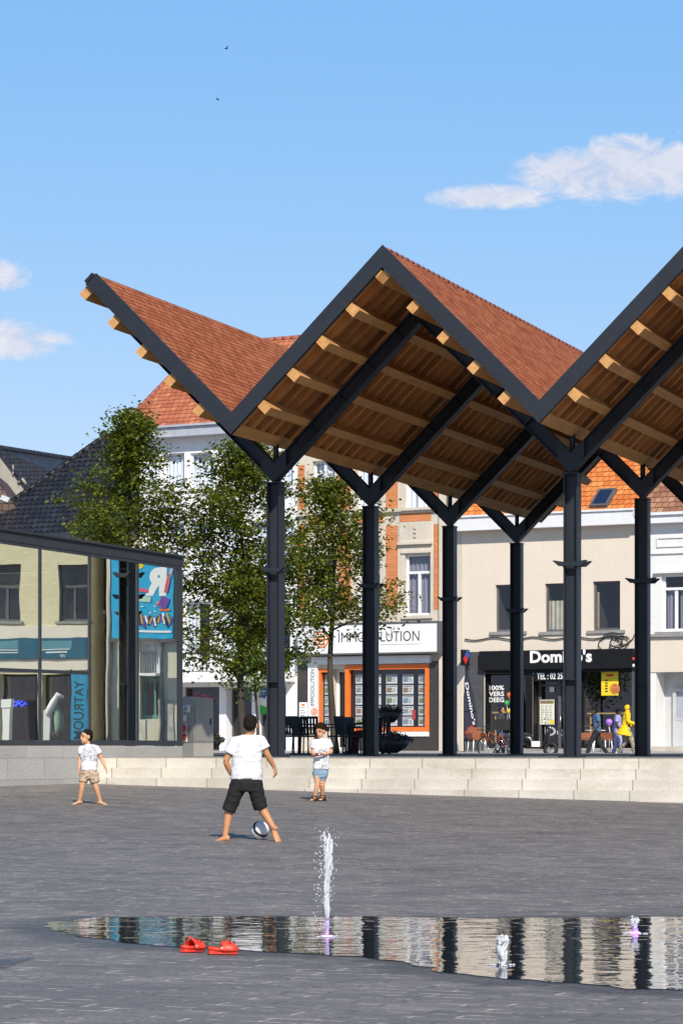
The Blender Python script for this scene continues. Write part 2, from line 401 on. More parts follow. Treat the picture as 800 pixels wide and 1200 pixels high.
g = MB()
xs = [-300, -120, -60, -30] + [-20 + 0.8 * i for i in range(51)] + [30, 60, 120, 300]
ys = [-400, -150, -60, -20, 0, 6, 10, 14, 16] + [17 + 0.6 * i for i in range(20)] + [30 + 2 * i for i in range(21)]
ii = {}
for j, y in enumerate(ys):
    for i, x in enumerate(xs): ii[i, j] = len(g.v); g.v.append(Vector((x, y, gz(x, y))))
for j in range(len(ys) - 1):
    for i in range(len(xs) - 1):
        if ys[j] > 69: continue
        g.f.append((ii[i, j], ii[i + 1, j], ii[i + 1, j + 1], ii[i, j + 1])); g.m.append(0); g.s.append(True)
tag(g.build('plaza', MATS['paving']), 'grey paved plaza sloping gently to the water', kind='structure')

# the far ground, at street level, out to the horizon
g = MB()
for (x0, x1, y0, y1) in ((-2500, 2500, 78, 4000), (-2500, -60, 40, 78), (60, 2500, 40, 78)): g.quad((x0, y0, -0.145), (x1, y0, -0.145), (x1, y1, -0.145), (x0, y1, -0.145))
tag(g.build('street', ASPHALT), kind='structure')

# terrace: raised ground behind the steps
FRONT = -2.75
g = MB()
def cpt(a, bb): p = CP(a, bb); return (p.x, p.y)
g.slab([cpt(-60, FRONT), cpt(60, FRONT), cpt(60, 34), cpt(-60, 34)], -1.6, 0.0)
tag(g.build('terrace', TERR), kind='structure')

# pavement in front of the shops, with its kerb
B0 = Vector((0, 0, 0)); B0.x = (700 - CX) / FPX * 100.0; B0.y = 100.0
FR = R(30); FV = Vector((math.cos(FR), -math.sin(FR), 0)); FN = Vector((-math.sin(FR), -math.cos(FR), 0))
g = MB()
def fl(a, outw, z): return B0 + FV * a + FN * outw + Vector((0, 0, z))
g.quad(fl(-60, 4.2, -0.02), fl(50, 4.2, -0.02), fl(50, -0.5, 0.05), fl(-60, -0.5, 0.05))
tag(g.build('pavement', PAVE), kind='structure')
g = MB()
g.quad(fl(-60, 4.35, -0.25), fl(50, 4.35, -0.25), fl(50, 4.35, -0.016), fl(-60, 4.35, -0.016))
g.quad(fl(-60, 4.35, -0.016), fl(50, 4.35, -0.016), fl(50, 4.19, -0.014), fl(-60, 4.19, -0.014))
tag(g.build('kerb', KERB), kind='structure')

# steps up to the terrace
STEP = bricks('step_stone', (0.50, 0.465, 0.41, 1), (0.60, 0.565, 0.50, 1), (0.30, 0.265, 0.22, 1), 0.92, 40.0, 0.010, rough=0.7, bump=0.25, dirt=0.3, offset=0.0, mottle=0.14)
_k = NT(STEP); _b = [n for n in _k.n if n.type == 'BSDF_PRINCIPLED'][0]; _src = _b.inputs['Base Color'].links[0].from_socket
_tc = _k.add('ShaderNodeTexCoord'); _mp = _k.add('ShaderNodeMapping'); _mp.inputs['Scale'].default_value = (0.9, 1.0, 2.2); _k.link(_tc.outputs['Object'], _mp.inputs[0])
_st = _k.ramp(_k.noise(_mp.outputs[0], 1.6, 7, 0.72), [(0.5, (0, 0, 0)), (0.74, (0.5,) * 3)])
_k.link(_k.mix(_st, _src, (0.30, 0.235, 0.15, 1)), _b.inputs['Base Color'])      # rusty, dirty runs
st = thing('terrace_steps', 'long flight of pale stone steps along the edge of the plaza', 'steps', CP(0, FRONT), -TH)
rise = 0.172
for i in range(6):
    b = MB(); off = (i * 0.37) % 0.9
    z1 = -i * rise + (0.003 if i == 0 else 0); y1 = -0.22 * i
    b.box(-40 + off, 40 + off, y1 - 0.22, y1 + 0.01 if i else 0.35, z1 - rise - 0.02, z1)
    b.build('step', STEP, st, bevel=0.012)

# ------------------------------------------------------------------ the water
def outline_sheet(name, pts, z, mat, jag=0.05, seed=1, sub=10):
    rnd = random.Random(seed); P = []
    for i in range(len(pts)):
        a, bq = Vector(pts[i]), Vector(pts[(i + 1) % len(pts)])
        n = max(2, int((bq - a).length / 0.12))
        for j in range(n):
            t = j / n; q = a.lerp(bq, t)
            q += Vector((rnd.uniform(-1, 1), rnd.uniform(-1, 1))) * jag
            P.append((q.x, q.y, z))
    b = MB(); b.quad(*P)
    return tag(b.build(name, mat), kind='structure')
WZ = gz(0, 14) + 0.0075
def wpt(px, py):
    Y = (EYE - WZ) / ((py - CY) / FPX); return ((px - CX) / FPX * Y, Y)
puddle = [wpt(*p) for p in ((55, 1086), (62, 1079), (110, 1075.5), (250, 1073.5), (400, 1074), (560, 1076), (700, 1075), (860, 1074), (980, 1076), (985, 1150), (900, 1166), (800, 1160), (735, 1158), (690, 1153), (640, 1150), (560, 1143), (520, 1138), (470, 1126), (420, 1120), (330, 1116), (240, 1111), (175, 1108), (110, 1099), (75, 1092))]
outline_sheet('puddle', puddle, WZ, MATS['water'], 0.045, 3)
# damp margin that dries outwards: a strip whose edge attribute falls from 1 at the water to 0
def damp_margin(pts, z, wide_near, wide_far):
    b = MB(); P = []; n = len(pts)
    for i in range(n):
        a, q = Vector(pts[i]), Vector(pts[(i + 1) % n]); m_ = max(2, int((q - a).length / 0.2)); nn = Vector((q - a).normalized().yx); nn.y *= -1
        for j in range(m_): P.append((a.lerp(q, j / m_), nn))
    ar = sum(P[i][0].x * P[(i + 1) % len(P)][0].y - P[(i + 1) % len(P)][0].x * P[i][0].y for i in range(len(P)))
    sgn = 1 if ar > 0 else -1; rows = [[], [], []]; N = len(P)
    for i in range(N):
        nn = sum((P[(i + k_) % N][1] for k_ in range(-4, 5)), Vector((0, 0))).normalized() * sgn; p = P[i][0]; wd = wide_near if nn.y < 0 else wide_far
        for r_, off in ((0, -0.10), (1, wd * .4), (2, wd)): rows[r_].append(Vector((p.x + nn.x * off, p.y + nn.y * off, z)))
    b.ring(rows, cap=False); o = b.build('damp_paving', MATS['damp_paving']); at_ = o.data.attributes.new('wet', 'FLOAT', 'POINT')
    at_.data.foreach_set('value', [1.0] * N + [0.6] * N + [0.0] * N)
    if o.data.polygons[0].normal.z < 0: o.data.flip_normals()
    return tag(o, kind='structure')
damp_margin(puddle, gz(0, 14) + 0.006, 0.55, 0.5)
wet2 = outline_sheet('damp_paving', [wpt(*p) for p in ((-40, 1128), (0, 1122), (45, 1121), (38, 1126), (10, 1133), (-20, 1139), (-60, 1140))], WZ, MATS['damp_paving'], 0.05, 8)
q_ = wet2.data.attributes.new('wet', 'FLOAT', 'POINT'); q_.data.foreach_set('value', [0.85] * len(wet2.data.vertices))

# ------------------------------------------------------------------ the canopy
STEEL = plain('anthracite_steel', (0.018, 0.022, 0.030), 0.45, 0.0, var=0.15, scale=1.3, spec=0.35)
m, k, b, o = new_mat('timber')
tc = k.add('ShaderNodeTexCoord'); mp = k.add('ShaderNodeMapping'); mp.inputs['Scale'].default_value = (9, 0.8, 9); k.link(tc.outputs['Object'], mp.inputs[0])
n1 = k.noise(mp.outputs[0], 1.5, 6, 0.65, 0.3); n2 = k.noise(tc.outputs['Object'], 0.8, 2)
k.link(k.ramp(k.math('ADD', k.math('MULTIPLY', n1, 0.7), k.math('MULTIPLY', n2, 0.3)), [(0.25, (0.36, 0.17, 0.055)), (0.5, (0.52, 0.27, 0.095)), (0.75, (0.66, 0.38, 0.15))]), b.inputs['Base Color'])
b.inputs['Roughness'].default_value = 0.6; b.inputs['Specular IOR Level'].default_value = 0.3; k.bump(n1, 0.15, 0.01, b)
TIMBER = m
m, k, b, o = new_mat('deck_boards')
tc = k.add('ShaderNodeTexCoord'); gm = k.add('ShaderNodeNewGeometry')
mp = k.add('ShaderNodeMapping'); mp.inputs['Scale'].default_value = (1.0, 8, 1.0); k.link(tc.outputs['Object'], mp.inputs[0])
n1 = k.noise(mp.outputs[0], 1.4, 5, 0.6)
k.link(k.mix(0.35, k.ramp(n1, [(0.25, (0.34, 0.145, 0.040)), (0.75, (0.58, 0.27, 0.085))]), k.ramp(gm.outputs['Random Per Island'], [(0, (0.2, 0.2, 0.2)), (1, (0.8, 0.8, 0.8))]), 'OVERLAY'), b.inputs['Base Color'])
b.inputs['Roughness'].default_value = 0.65
DECK = m
CTILE = tiles('canopy_tiles', (0.22, 0.060, 0.023, 1), (0.335, 0.098, 0.038, 1), (0.42, 0.145, 0.062, 1), 0.17, 0.135, rough=0.85, bump=0.8, spec=0.1)
RIDGE = plain('ridge_tile', (0.30, 0.10, 0.065), 0.7, var=0.25)

can = thing('market_canopy', 'open market canopy of zigzag red tile roofs on dark steel columns with forked tops', 'canopy', C0, -TH)
HP, ZV, BF, BK = BAY / 2, 5.95, -2.2, 3 * BAY + 2.2
ENDC = 2.56
slopes = [(0, -1, ENDC), (0, 1, HP), (BAY, -1, HP), (BAY, 1, HP), (2 * BAY, -1, HP), (2 * BAY, 1, ENDC)]
Q2 = math.sqrt(2)
def pt(a0, sg, t, h):      # a point t along (horizontally) and perpendicular depth h under the tile surface; vertical mitre at the valley and peak
    return (a0 + sg * t, ZV + t - h * Q2)
def strip(a0, sg, L, h0, h1, endcut, t0=0.0):
    tl = pt(a0, sg, t0, h0); bl = pt(a0, sg, t0, h1)
    if endcut:   # square end
        tr = (a0 + sg * (L - h0 / Q2 * -1), ZV + L - h0 / Q2); br = (a0 + sg * (L + h1 / Q2), ZV + L - h1 / Q2)
    else: tr = pt(a0, sg, L, h0); br = pt(a0, sg, L, h1)
    p = [bl, br, tr, tl]
    return p if sg > 0 else p[::-1]
for (a0, sg, L) in slopes:
    end = L == ENDC
    b = MB(); b.prism(strip(a0, sg, L, 0.0, 0.06, end), BF + 0.01, BK - 0.01); b.build('tile_roof', CTILE, can)
    # boards with dark gaps, and the rafters they lie on
    b = MB(); b.prism(strip(a0, sg, L, 0.075, 0.115, end), BF + 0.02, BK - 0.12); 
    y = BF + 0.10; i = 0
    while y < BK - 0.1:
        b.prism(strip(a0, sg, L, 0.117, 0.225, end, 0.04), y, y + 0.13); y += 0.50 if i % 2 else 0.485; i += 1
    dk = b.build('deck', DECK, can)
    # fascia on both gable edges with a drip lip
    for (ya, yb) in ((BF - 0.055, BF - 0.002), (BK + 0.002, BK + 0.055)):
        b = MB(); b.prism(strip(a0, sg, L, -0.025, 0.25, end), ya, yb); b.build('fascia', STEEL, can)
    b = MB(); b.prism(strip(a0, sg, 0.15, 0.228, 0.246, False), BF + 0.02, BK - 0.1); b.build('valley_board', TIMBER, can)
    b = MB(); b.prism(strip(a0, sg, L, 0.222, 0.247, end), BF - 0.085, BF - 0.056); b.build('drip_edge', STEEL, can)
    if end:   # gutter edge of the outer eave
        b = MB(); e = Vector((sg, 0, 1)).normalized(); n_ = Vector((-sg, 0, 1)).normalized()
        c = Vector((a0 + sg * L, (BF + BK) / 2, ZV + L)) - n_ * 0.12 + e * 0.03
        b.obox(c, e * 0.028, Vector((0, (BK - BF) / 2 + 0.08, 0)), n_ * 0.10); b.build('eave_trim', STEEL, can)
    # purlins
    e = Vector((sg, 0, 1)).normalized(); n_ = Vector((-sg, 0, 1)).normalized()
    for q in range(5):
        s = 0.50 + q * 0.755
        c = Vector((a0, (BF + BK) / 2, ZV)) + e * s - n_ * 0.352
        b = MB(); b.obox(c, e * 0.08, Vector((0, (BK - BF) / 2 + 0.035, 0)), n_ * 0.10); b.build('purlin', TIMBER, can, bevel=0.006)
    # forked steel arms, one on each column row
    for r in range(4):
        y = r * BAY; b = MB()
        b.prism(strip(a0, sg, L - (0.12 if end else 0), 0.47, 0.69, end), y - 0.012, y + 0.012)
        b.prism(strip(a0, sg, L - (0.12 if end else 0), 0.455, 0.475, end), y - 0.13, y + 0.13)
        b.prism(strip(a0, sg, L - (0.12 if end else 0), 0.685, 0.705, end), y - 0.13, y + 0.13)
        for q in range(5):
            s = 0.50 + q * 0.755
            for yy in (-0.07, 0.07):
                b.obox(Vector((a0, y + yy, ZV)) + e * s - n_ * 0.58, e * 0.008, Vector((0, 0.056, 0)), n_ * 0.104)
        # side plate at the fork
        b.prism([(a0 + sg * 0.001, ZV - 0.70 * Q2), (a0 + sg * 0.24, ZV + 0.24 - 0.70 * Q2), (a0 + sg * 0.24, ZV + 0.24 - 0.46 * Q2), (a0 + sg * 0.001, ZV - 0.46 * Q2)][::sg], y - 0.12, y - 0.10)
        b.build('arm', STEEL, can)
for k_ in (0, 1):
    a0 = HP + k_ * BAY; b = MB(); y = BF + 0.06; i = 0
    while y < BK - 0.1:
        rr = 0.05 + 0.003 * (i % 2)
        b.tube([(a0, y, ZV + HP - 0.03), (a0, min(y + 0.33, BK), ZV + HP - 0.024)], [rr, rr * 1.1], 8); y += 0.31; i += 1
    b.build('ridge_cap', RIDGE, can)
ZC = ZV - 0.70 * Q2
for kx in range(3):
    for r in range(4):
        a, y = kx * BAY, r * BAY; b = MB()
        for sx in (-1, 1): b.box(a + sx * 0.115 - 0.012, a + sx * 0.115 + 0.012, y - 0.135, y + 0.135, 0, ZC - 0.02)
        b.box(a - 0.103, a + 0.103, y - 0.02, y + 0.02, 0.02, ZC - 0.02)
        b.box(a - 0.14, a + 0.14, y - 0.15, y + 0.15, ZC - 0.02, ZC + 0.004)
        b.box(a - 0.20, a + 0.20, y - 0.2, y + 0.2, 0.0, 0.025)
        for zz in (1.35,): b.box(a - 0.103, a + 0.103, y - 0.13, y - 0.02, zz, zz + 0.012)
        c = b.build('column', STEEL, can)
        b = MB(); wz = 3.38; hw = 0.31 if kx else 0.24
        b.prism([(a - hw, wz + 0.05), (a - hw + 0.11, wz - 0.045), (a + hw - 0.11, wz - 0.045), (a + hw, wz + 0.05), (a + hw - 0.04, wz + 0.055), (a + 0.13, wz + 0.03), (a - 0.13, wz + 0.03), (a - hw + 0.04, wz + 0.055)], y - 0.20, y - 0.137)
        b.prism([(a - hw, wz + 0.05), (a - hw + 0.11, wz - 0.045), (a + hw - 0.11, wz - 0.045), (a + hw, wz + 0.05), (a + hw - 0.04, wz + 0.055), (a + 0.13, wz + 0.03), (a - 0.13, wz + 0.03), (a - hw + 0.04, wz + 0.055)], y + 0.137, y + 0.20)
        for sx in (-1, 1): b.box(a + sx * 0.15 - 0.02, a + sx * 0.15 + 0.02, y - 0.137, y + 0.137, wz - 0.035, wz + 0.015)
        b.build('uplight_bracket', STEEL, c)
        b = MB(); b.tube([(a, y + 0.02, ZV - 0.46 * Q2 - 0.12), (a, y + 0.02, ZV - 0.12)], 0.05, 10); b.build('gutter_pipe', STEEL, can)

# ------------------------------------------------------------------ the glass pavilion
PA = R(29.75); PE = Vector((math.sin(PA), math.cos(PA), 0)); PC = Vector((-2.94, 52.58, 0)); PRZ = R(90) - PA
def pav_x(px):
    q = (px - CX) / FPX; return (PC.y * q - PC.x) / (PE.x - PE.y * q)
GLASS_P = glass('pavilion_glass', (0.93, 0.97, 0.90, 1), 0.82, clear=0.9)
DARK = plain('dark_frame', (0.032, 0.038, 0.046), 0.45, var=0.15)
PLINTH = bricks('plinth_stone', (0.36, 0.35, 0.335, 1), (0.42, 0.41, 0.39, 1), (0.25, 0.24, 0.23, 1), 1.05, 0.36, 0.006, rough=0.7, bump=0.15)
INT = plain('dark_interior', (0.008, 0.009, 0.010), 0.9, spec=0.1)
pav = thing('glass_pavilion', 'low dark framed glass pavilion on a stone plinth mirroring the street', 'pavilion', PC, PRZ)
XL, PW = -13.0, 7.0; RS = -0.026
b = MB(); b.box(XL, 0.06, -0.03, PW, -1.2, 0.20); b.build('plinth', PLINTH, pav)
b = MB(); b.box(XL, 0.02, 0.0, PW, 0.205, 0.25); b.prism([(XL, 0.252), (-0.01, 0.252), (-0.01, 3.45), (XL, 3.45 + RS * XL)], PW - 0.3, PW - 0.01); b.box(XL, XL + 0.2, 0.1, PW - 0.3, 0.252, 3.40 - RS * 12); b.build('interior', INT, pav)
RS = -0.026
b = MB(); b.prism([(XL, 3.455 + RS * XL), (0.065, 3.455), (0.065, 3.615), (XL, 3.615 + RS * XL)], -0.045, PW); b.prism([(XL, 3.618 + RS * XL), (0.10, 3.618), (0.10, 3.655), (XL, 3.655 + RS * XL)], -0.085, PW + 0.05); b.build('roof', DARK, pav)
mul = [pav_x(46), pav_x(104), pav_x(160)]; d_ = mul[1] - mul[0]
xs_ = [mul[0] - d_ * i for i in (3, 2, 1)] + mul
b = MB()
b.box(XL, 0.05, -0.035, 0.06, 0.205, 0.30); b.prism([(XL, 3.40 + RS * XL), (0.05, 3.40), (0.05, 3.452), (XL, 3.452 + RS * XL)], -0.035, 0.06)
b.box(-0.07, 0.06, -0.04, 0.10, 0.302, 3.398); b.box(-0.07, 0.06, PW - 0.15, PW, 0.25, 3.44)
for x in xs_: b.box(x - 0.032, x + 0.032, -0.033, 0.05, 0.302, 3.398 + RS * x)
b.build('frame', DARK, pav)
b = MB(); b.box(XL, mul[0] - 0.033, -0.03, 0.04, 1.43, 1.49); b.box(mul[0] + 0.033, mul[1] - 0.033, -0.03, 0.04, 1.43, 1.49); b.build('transom', DARK, pav)
edges = [XL] + xs_ + [-0.07]
for i in range(len(edges) - 1):
    b = MB(); b.quad((edges[i] + 0.03, -0.018, 0.298), (edges[i + 1] - 0.03, -0.018, 0.298), (edges[i + 1] - 0.03, -0.018, 3.41 + RS * edges[i + 1]), (edges[i] + 0.03, -0.018, 3.41 + RS * edges[i])); b.build('pane', GLASS_P, pav)
b = MB(); b.quad((0.0, 0.15, 0.25), (0.0, PW - 0.15, 0.25), (0.0, PW - 0.15, 3.44), (0.0, 0.15, 3.44)); b.build('pane', GLASS_P, pav)

def mirror(p):
    v = Vector((p.x, p.y, 0)) - PC; r = PE * (2 * v.dot(PE)) - v
    return Vector((PC.x + r.x, PC.y + r.y, p.z))
# ------------------------------------------------------------------ facades
class Fac:
    """a street front: local x along it, local -y towards the street, z up"""
    def __init__(s, px_ref): s.a0 = s._a(px_ref); s.loc = B0 + FV * s.a0; s.loc.z = 0; s.rz = -FR
    @staticmethod
    def _a(px):
        t = (px - CX) / FPX; return (100 * t - B0.x) / (FV.x - FV.y * t)
    def X(s, px, out=0.0):
        q = (px - CX) / FPX; return (q * (100 + FN.y * out) - B0.x - FN.x * out) / (FV.x - FV.y * q) - s.a0
    def Z(s, px, py, out=0.0): return EYE + (CY - py) / FPX * (100 + FV.y * (s.X(px, out) + s.a0) + FN.y * out)
    def r(s, x0, y0, x1, y1, out=0.0):
        c = (x0 + x1) / 2; return (s.X(x0, out), s.X(x1, out), s.Z(c, y1, out), s.Z(c, y0, out))
class Vir(Fac):
    """a front seen only in the pavilion's glass: pixels of the mirror image, turned back to where it really stands"""
    def __init__(s, px_ref, Zv=102.0):
        s.cb, s.sb = math.cos(R(-15)), math.sin(R(-15)); x1 = (20 - CX) / FPX * Zv; q = (px_ref - CX) / FPX     # all of them on one building line
        d = (q * Zv - x1) / (s.cb - q * s.sb); s.x0, s.Zv = x1 + d * s.cb, Zv + d * s.sb; s.loc = mirror(Vector((s.x0, s.Zv, 0)))
        e = mirror(Vector((s.x0 - s.cb, s.Zv - s.sb, 0))) - s.loc; s.rz = math.atan2(e.y, e.x)
    def X(s, px, out=0.0):
        q = (px - CX) / FPX; return -(q * (s.Zv - out * s.cb) - s.x0 - out * s.sb) / (s.cb - q * s.sb)
    def Z(s, px, py, out=0.0): return EYE + (CY - py) / FPX * (s.Zv - s.X(px, out) * s.sb - out * s.cb)
    def r(s, x0, y0, x1, y1, out=0.0):
        return (s.X(x1, out), s.X(x0, out), s.Z(x0, y1, out), s.Z(x0, y0, out))

def wall_mesh(x0, x1, z0, z1, ops, depth=0.22, back=8.0, mats=None):
    """a solid front with real openings; mi 0 wall, 1 reveals, 2 dark inside"""
    b = MB()
    X = sorted({x0, x1, *[max(x0, min(x1, o[0])) for o in ops], *[max(x0, min(x1, o[1])) for o in ops]})
    Zs = sorted({z0, z1, *[max(z0, min(z1, o[2])) for o in ops], *[max(z0, min(z1, o[3])) for o in ops]})
    for i in range(len(X) - 1):
        for j in range(len(Zs) - 1):
            cx, cz = (X[i] + X[i + 1]) / 2, (Zs[j] + Zs[j + 1]) / 2
            if any(o[0] < cx < o[1] and o[2] < cz < o[3] for o in ops): continue
            b.quad((X[i], 0, Zs[j]), (X[i + 1], 0, Zs[j]), (X[i + 1], 0, Zs[j + 1]), (X[i], 0, Zs[j + 1]))
    for o in ops:
        a, c, e, f = o[:4]; d = o[4] if len(o) > 4 else depth; bk = d + 1.6; ri = o[5] if len(o) > 5 else 1
        b.quad((a, 0, e), (a, 0, f), (a, d, f), (a, d, e), mi=ri); b.quad((c, 0, f), (c, 0, e), (c, d, e), (c, d, f), mi=ri)
        b.quad((a, 0, f), (c, 0, f), (c, d, f), (a, d, f), mi=ri); b.quad((c, 0, e), (a, 0, e), (a, d, e), (c, d, e), mi=ri)
        b.quad((a, bk, e), (c, bk, e), (c, bk, f), (a, bk, f), mi=2)
        b.quad((a, d, e), (a, d, f), (a, bk, f), (a, bk, e), mi=2); b.quad((c, d, f), (c, d, e), (c, bk, e), (c, bk, f), mi=2)
        b.quad((a, d, f), (c, d, f), (c, bk, f), (a, bk, f), mi=2); b.quad((c, d, e), (a, d, e), (a, bk, e), (c, bk, e), mi=2)
    b.quad((x0, back, z0), (x0, 0, z0), (x0, 0, z1), (x0, back, z1)); b.quad((x1, 0, z0), (x1, back, z0), (x1, back, z1), (x1, 0, z1))
    b.quad((x1, back, z0), (x0, back, z0), (x0, back, z1), (x1, back, z1)); b.quad((x0, 0, z1), (x1, 0, z1), (x1, back, z1), (x0, back, z1))
    return b

ROOM = plain('room_dark', (0.035, 0.033, 0.03), 0.9)
WPANE = glass('window_glass', (0.92, 0.95, 1.0, 1), 0.015, clear=0.97)
WHITEF = plain('white_frame', (0.78, 0.78, 0.77), 0.45, var=0.05)
GREYF = plain('grey_frame', (0.10, 0.10, 0.105), 0.45)
CURT = plain('net_curtain', (0.80, 0.81, 0.84), 0.9, var=0.12, scale=2, stretch=(22, 1, 0.5))
GCURT = plain('grey_curtain', (0.24, 0.23, 0.27), 0.9, var=0.3, scale=2, stretch=(18, 1, 0.4))
SILL = plain('blue_stone_sill', (0.27, 0.26, 0.25), 0.7, var=0.2, bump=0.2)

def window(parent, rc, fm, d=0.13, fw=0.07, mull=(), trans=(), curtain=None, cover=(0, 1, 0, 1), sill=None, pane=None, name='window'):
    """frame (> pane, curtain) standing d behind the wall face; sill is a part of the wall"""
    x0, x1, z0, z1 = rc[:4]; b = MB()
    b.box(x0, x0 + fw, d, d + 0.07, z0, z1); b.box(x1 - fw, x1, d, d + 0.07, z0, z1)
    b.box(x0 + fw, x1 - fw, d, d + 0.07, z0, z0 + fw); b.box(x0 + fw, x1 - fw, d, d + 0.07, z1 - fw, z1)
    zt = [z0 + fw] + [z0 + (z1 - z0) * t for t in trans] + [z1 - fw]
    for t in zt[1:-1]: b.box(x0 + fw, x1 - fw, d - 0.008, d + 0.066, t - 0.045, t + 0.045)
    for mm in mull:
        xm = x0 + (x1 - x0) * mm[0]; zb, zt_ = z0 + (z1 - z0) * mm[1], z0 + (z1 - z0) * mm[2]
        b.box(xm - 0.05, xm + 0.05, d - 0.012, d + 0.06, zb + 0.03, zt_ - 0.03)
    f = b.build(name, fm, parent)
    b = MB(); b.quad((x0 + 0.02, d + 0.035, z0 + 0.02), (x1 - 0.02, d + 0.035, z0 + 0.02), (x1 - 0.02, d + 0.035, z1 - 0.02), (x0 + 0.02, d + 0.035, z1 - 0.02)); b.build('pane', pane or WPANE, f)
    if curtain is not None:
        cs = cover if isinstance(cover[0], tuple) else (cover,)
        b = MB()
        for cv in cs:
            xa, xb = x0 + (x1 - x0) * cv[0] + 0.01, x0 + (x1 - x0) * cv[1] - 0.01; za, zb = z0 + (z1 - z0) * cv[2] + 0.02, z0 + (z1 - z0) * cv[3] - 0.02
            n = max(6, int((xb - xa) / 0.05)); pts = [(xa + (xb - xa) * i / n, d + 0.16 + 0.03 * math.sin(i * 1.9)) for i in range(n + 1)]
            for i in range(n): b.quad((pts[i][0], pts[i][1], za), (pts[i + 1][0], pts[i + 1][1], za), (pts[i + 1][0], pts[i + 1][1], zb), (pts[i][0], pts[i][1], zb), sm=True)
        b.build('curtain', curtain, f)
    if sill is not None:
        b = MB(); b.box(x0 - sill[0], x1 + sill[0], -sill[1], d, z0 - sill[2], z0 - 0.003); b.build('sill', sill[3] if len(sill) > 3 else SILL, f)
    return f

def rect_panel(parent, name, rc, out, mat, th=0.04, bevel=0.0):
    b = MB(); b.box(rc[0], rc[1], -out, -out + th, rc[2], rc[3]); return b.build(name, mat, parent, bevel=bevel)

# ---- cream house with the pizza shop
CREAM = plain('cream_render', (0.70, 0.61, 0.505), 0.85, var=0.05, scale=0.5, bump=0.12, streak=0.10)
CORN = plain('white_cornice', (0.74, 0.74, 0.75), 0.6, var=0.06, streak=0.15)
OTILE = tiles('orange_pantiles', (0.50, 0.13, 0.03, 1), (0.66, 0.19, 0.045, 1), (0.74, 0.27, 0.08, 1), 0.24, 0.30, bump=0.6)
SHOPB = plain('black_shopfront', (0.009, 0.009, 0.010), 0.5, var=0.2, spec=0.25)
SHOPG = bricks('grey_glazed_brick', (0.075, 0.078, 0.085, 1), (0.09, 0.094, 0.10, 1), (0.05, 0.05, 0.052, 1), 0.22, 0.07, 0.006, rough=0.6)
LWHITE = plain('white_letters', (0.82, 0.82, 0.80), 0.5, var=0.04)
f = Fac(640)
ho = thing('cream_house', 'cream rendered house with orange tiled roof over the black fronted pizza shop', 'house', f.loc, f.rz)
x0, x1 = f.X(541), f.X(746); zt = f.Z(640, 617)
ws = [f.r(580, 685, 611, 740), f.r(638, 683.5, 669, 740), f.r(694, 681, 726, 738.5)]
shop_l, door, shop_r = f.r(568, 789, 616, 877), f.r(624, 790, 664, 879), f.r(678, 786, 740, 877)
b = wall_mesh(x0, x1, -0.1, zt, ws + [shop_l + (0.35, 3), door + (0.55, 3), shop_r + (0.35, 3)], 0.16)
b.build('wall', [CREAM, CREAM, ROOM, SHOPB], ho)
for i, rc in enumerate(ws):
    window(ho, rc, GREYF, d=0.11, fw=0.08, curtain=[None, plain('paper_blind', (0.42, 0.38, 0.28), 0.9, var=0.25), plain('old_curtain', (0.35, 0.3, 0.2), 0.9)][i], cover=[(0, 1, 0, 1), (0.02, 0.98, 0.0, 0.66), (0.02, 0.16, 0.0, 0.8)][i], sill=(0.2, 0.07, 0.11))
b = MB(); zc0, zc1 = f.Z(640, 619), f.Z(640, 603.5)
b.box(x0 - 0.1, x1 + 0.05, -0.42, 0.0, zc0, zc1); b.box(x0 - 0.12, x1 + 0.07, -0.48, 0.02, zc1 + 0.003, zc1 + 0.07); b.build('cornice', CORN, ho, bevel=0.01)
b = MB(); pr = 5.2; rh = 4.6
b.quad((x0 - 0.1, -0.46, zc1 + 0.06), (x1 + 0.05, -0.46, zc1 + 0.06), (x1 + 0.05, pr, zc1 + rh), (x0 - 0.1, pr, zc1 + rh))
b.quad((x1 + 0.05, 2 * pr, zc1), (x0 - 0.1, 2 * pr, zc1), (x0 - 0.1, pr, zc1 + rh), (x1 + 0.05, pr, zc1 + rh))
for x in (x0 - 0.1, x1 + 0.05): b.quad((x, -0.46, zc1 + 0.06), (x, pr, zc1 + rh), (x, 2 * pr, zc1))
b.build('roof', OTILE, ho)
sx0, sx1 = f.X(687) + 0.35, f.X(704) + 0.35; sd = Vector((0, pr + 0.46, rh - 0.06)).normalized(); sn = Vector((0, -sd.z, sd.y)); sc = Vector(((sx0 + sx1) / 2, -0.46, zc1 + 0.06)) + sd * 0.62
b = MB(); b.obox(sc + sn * 0.06, Vector(((sx1 - sx0) / 2 + 0.06, 0, 0)), sd * 0.52, sn * 0.06); b.build('skylight', GREYF, ho)
b = MB(); b.obox(sc + sn * 0.125, Vector(((sx1 - sx0) / 2 - 0.03, 0, 0)), sd * 0.42, sn * 0.004); b.build('skylight_pane', glass('skylight_glass', (0.7, 0.8, 0.95, 1), 0.5, clear=0.2), ho)
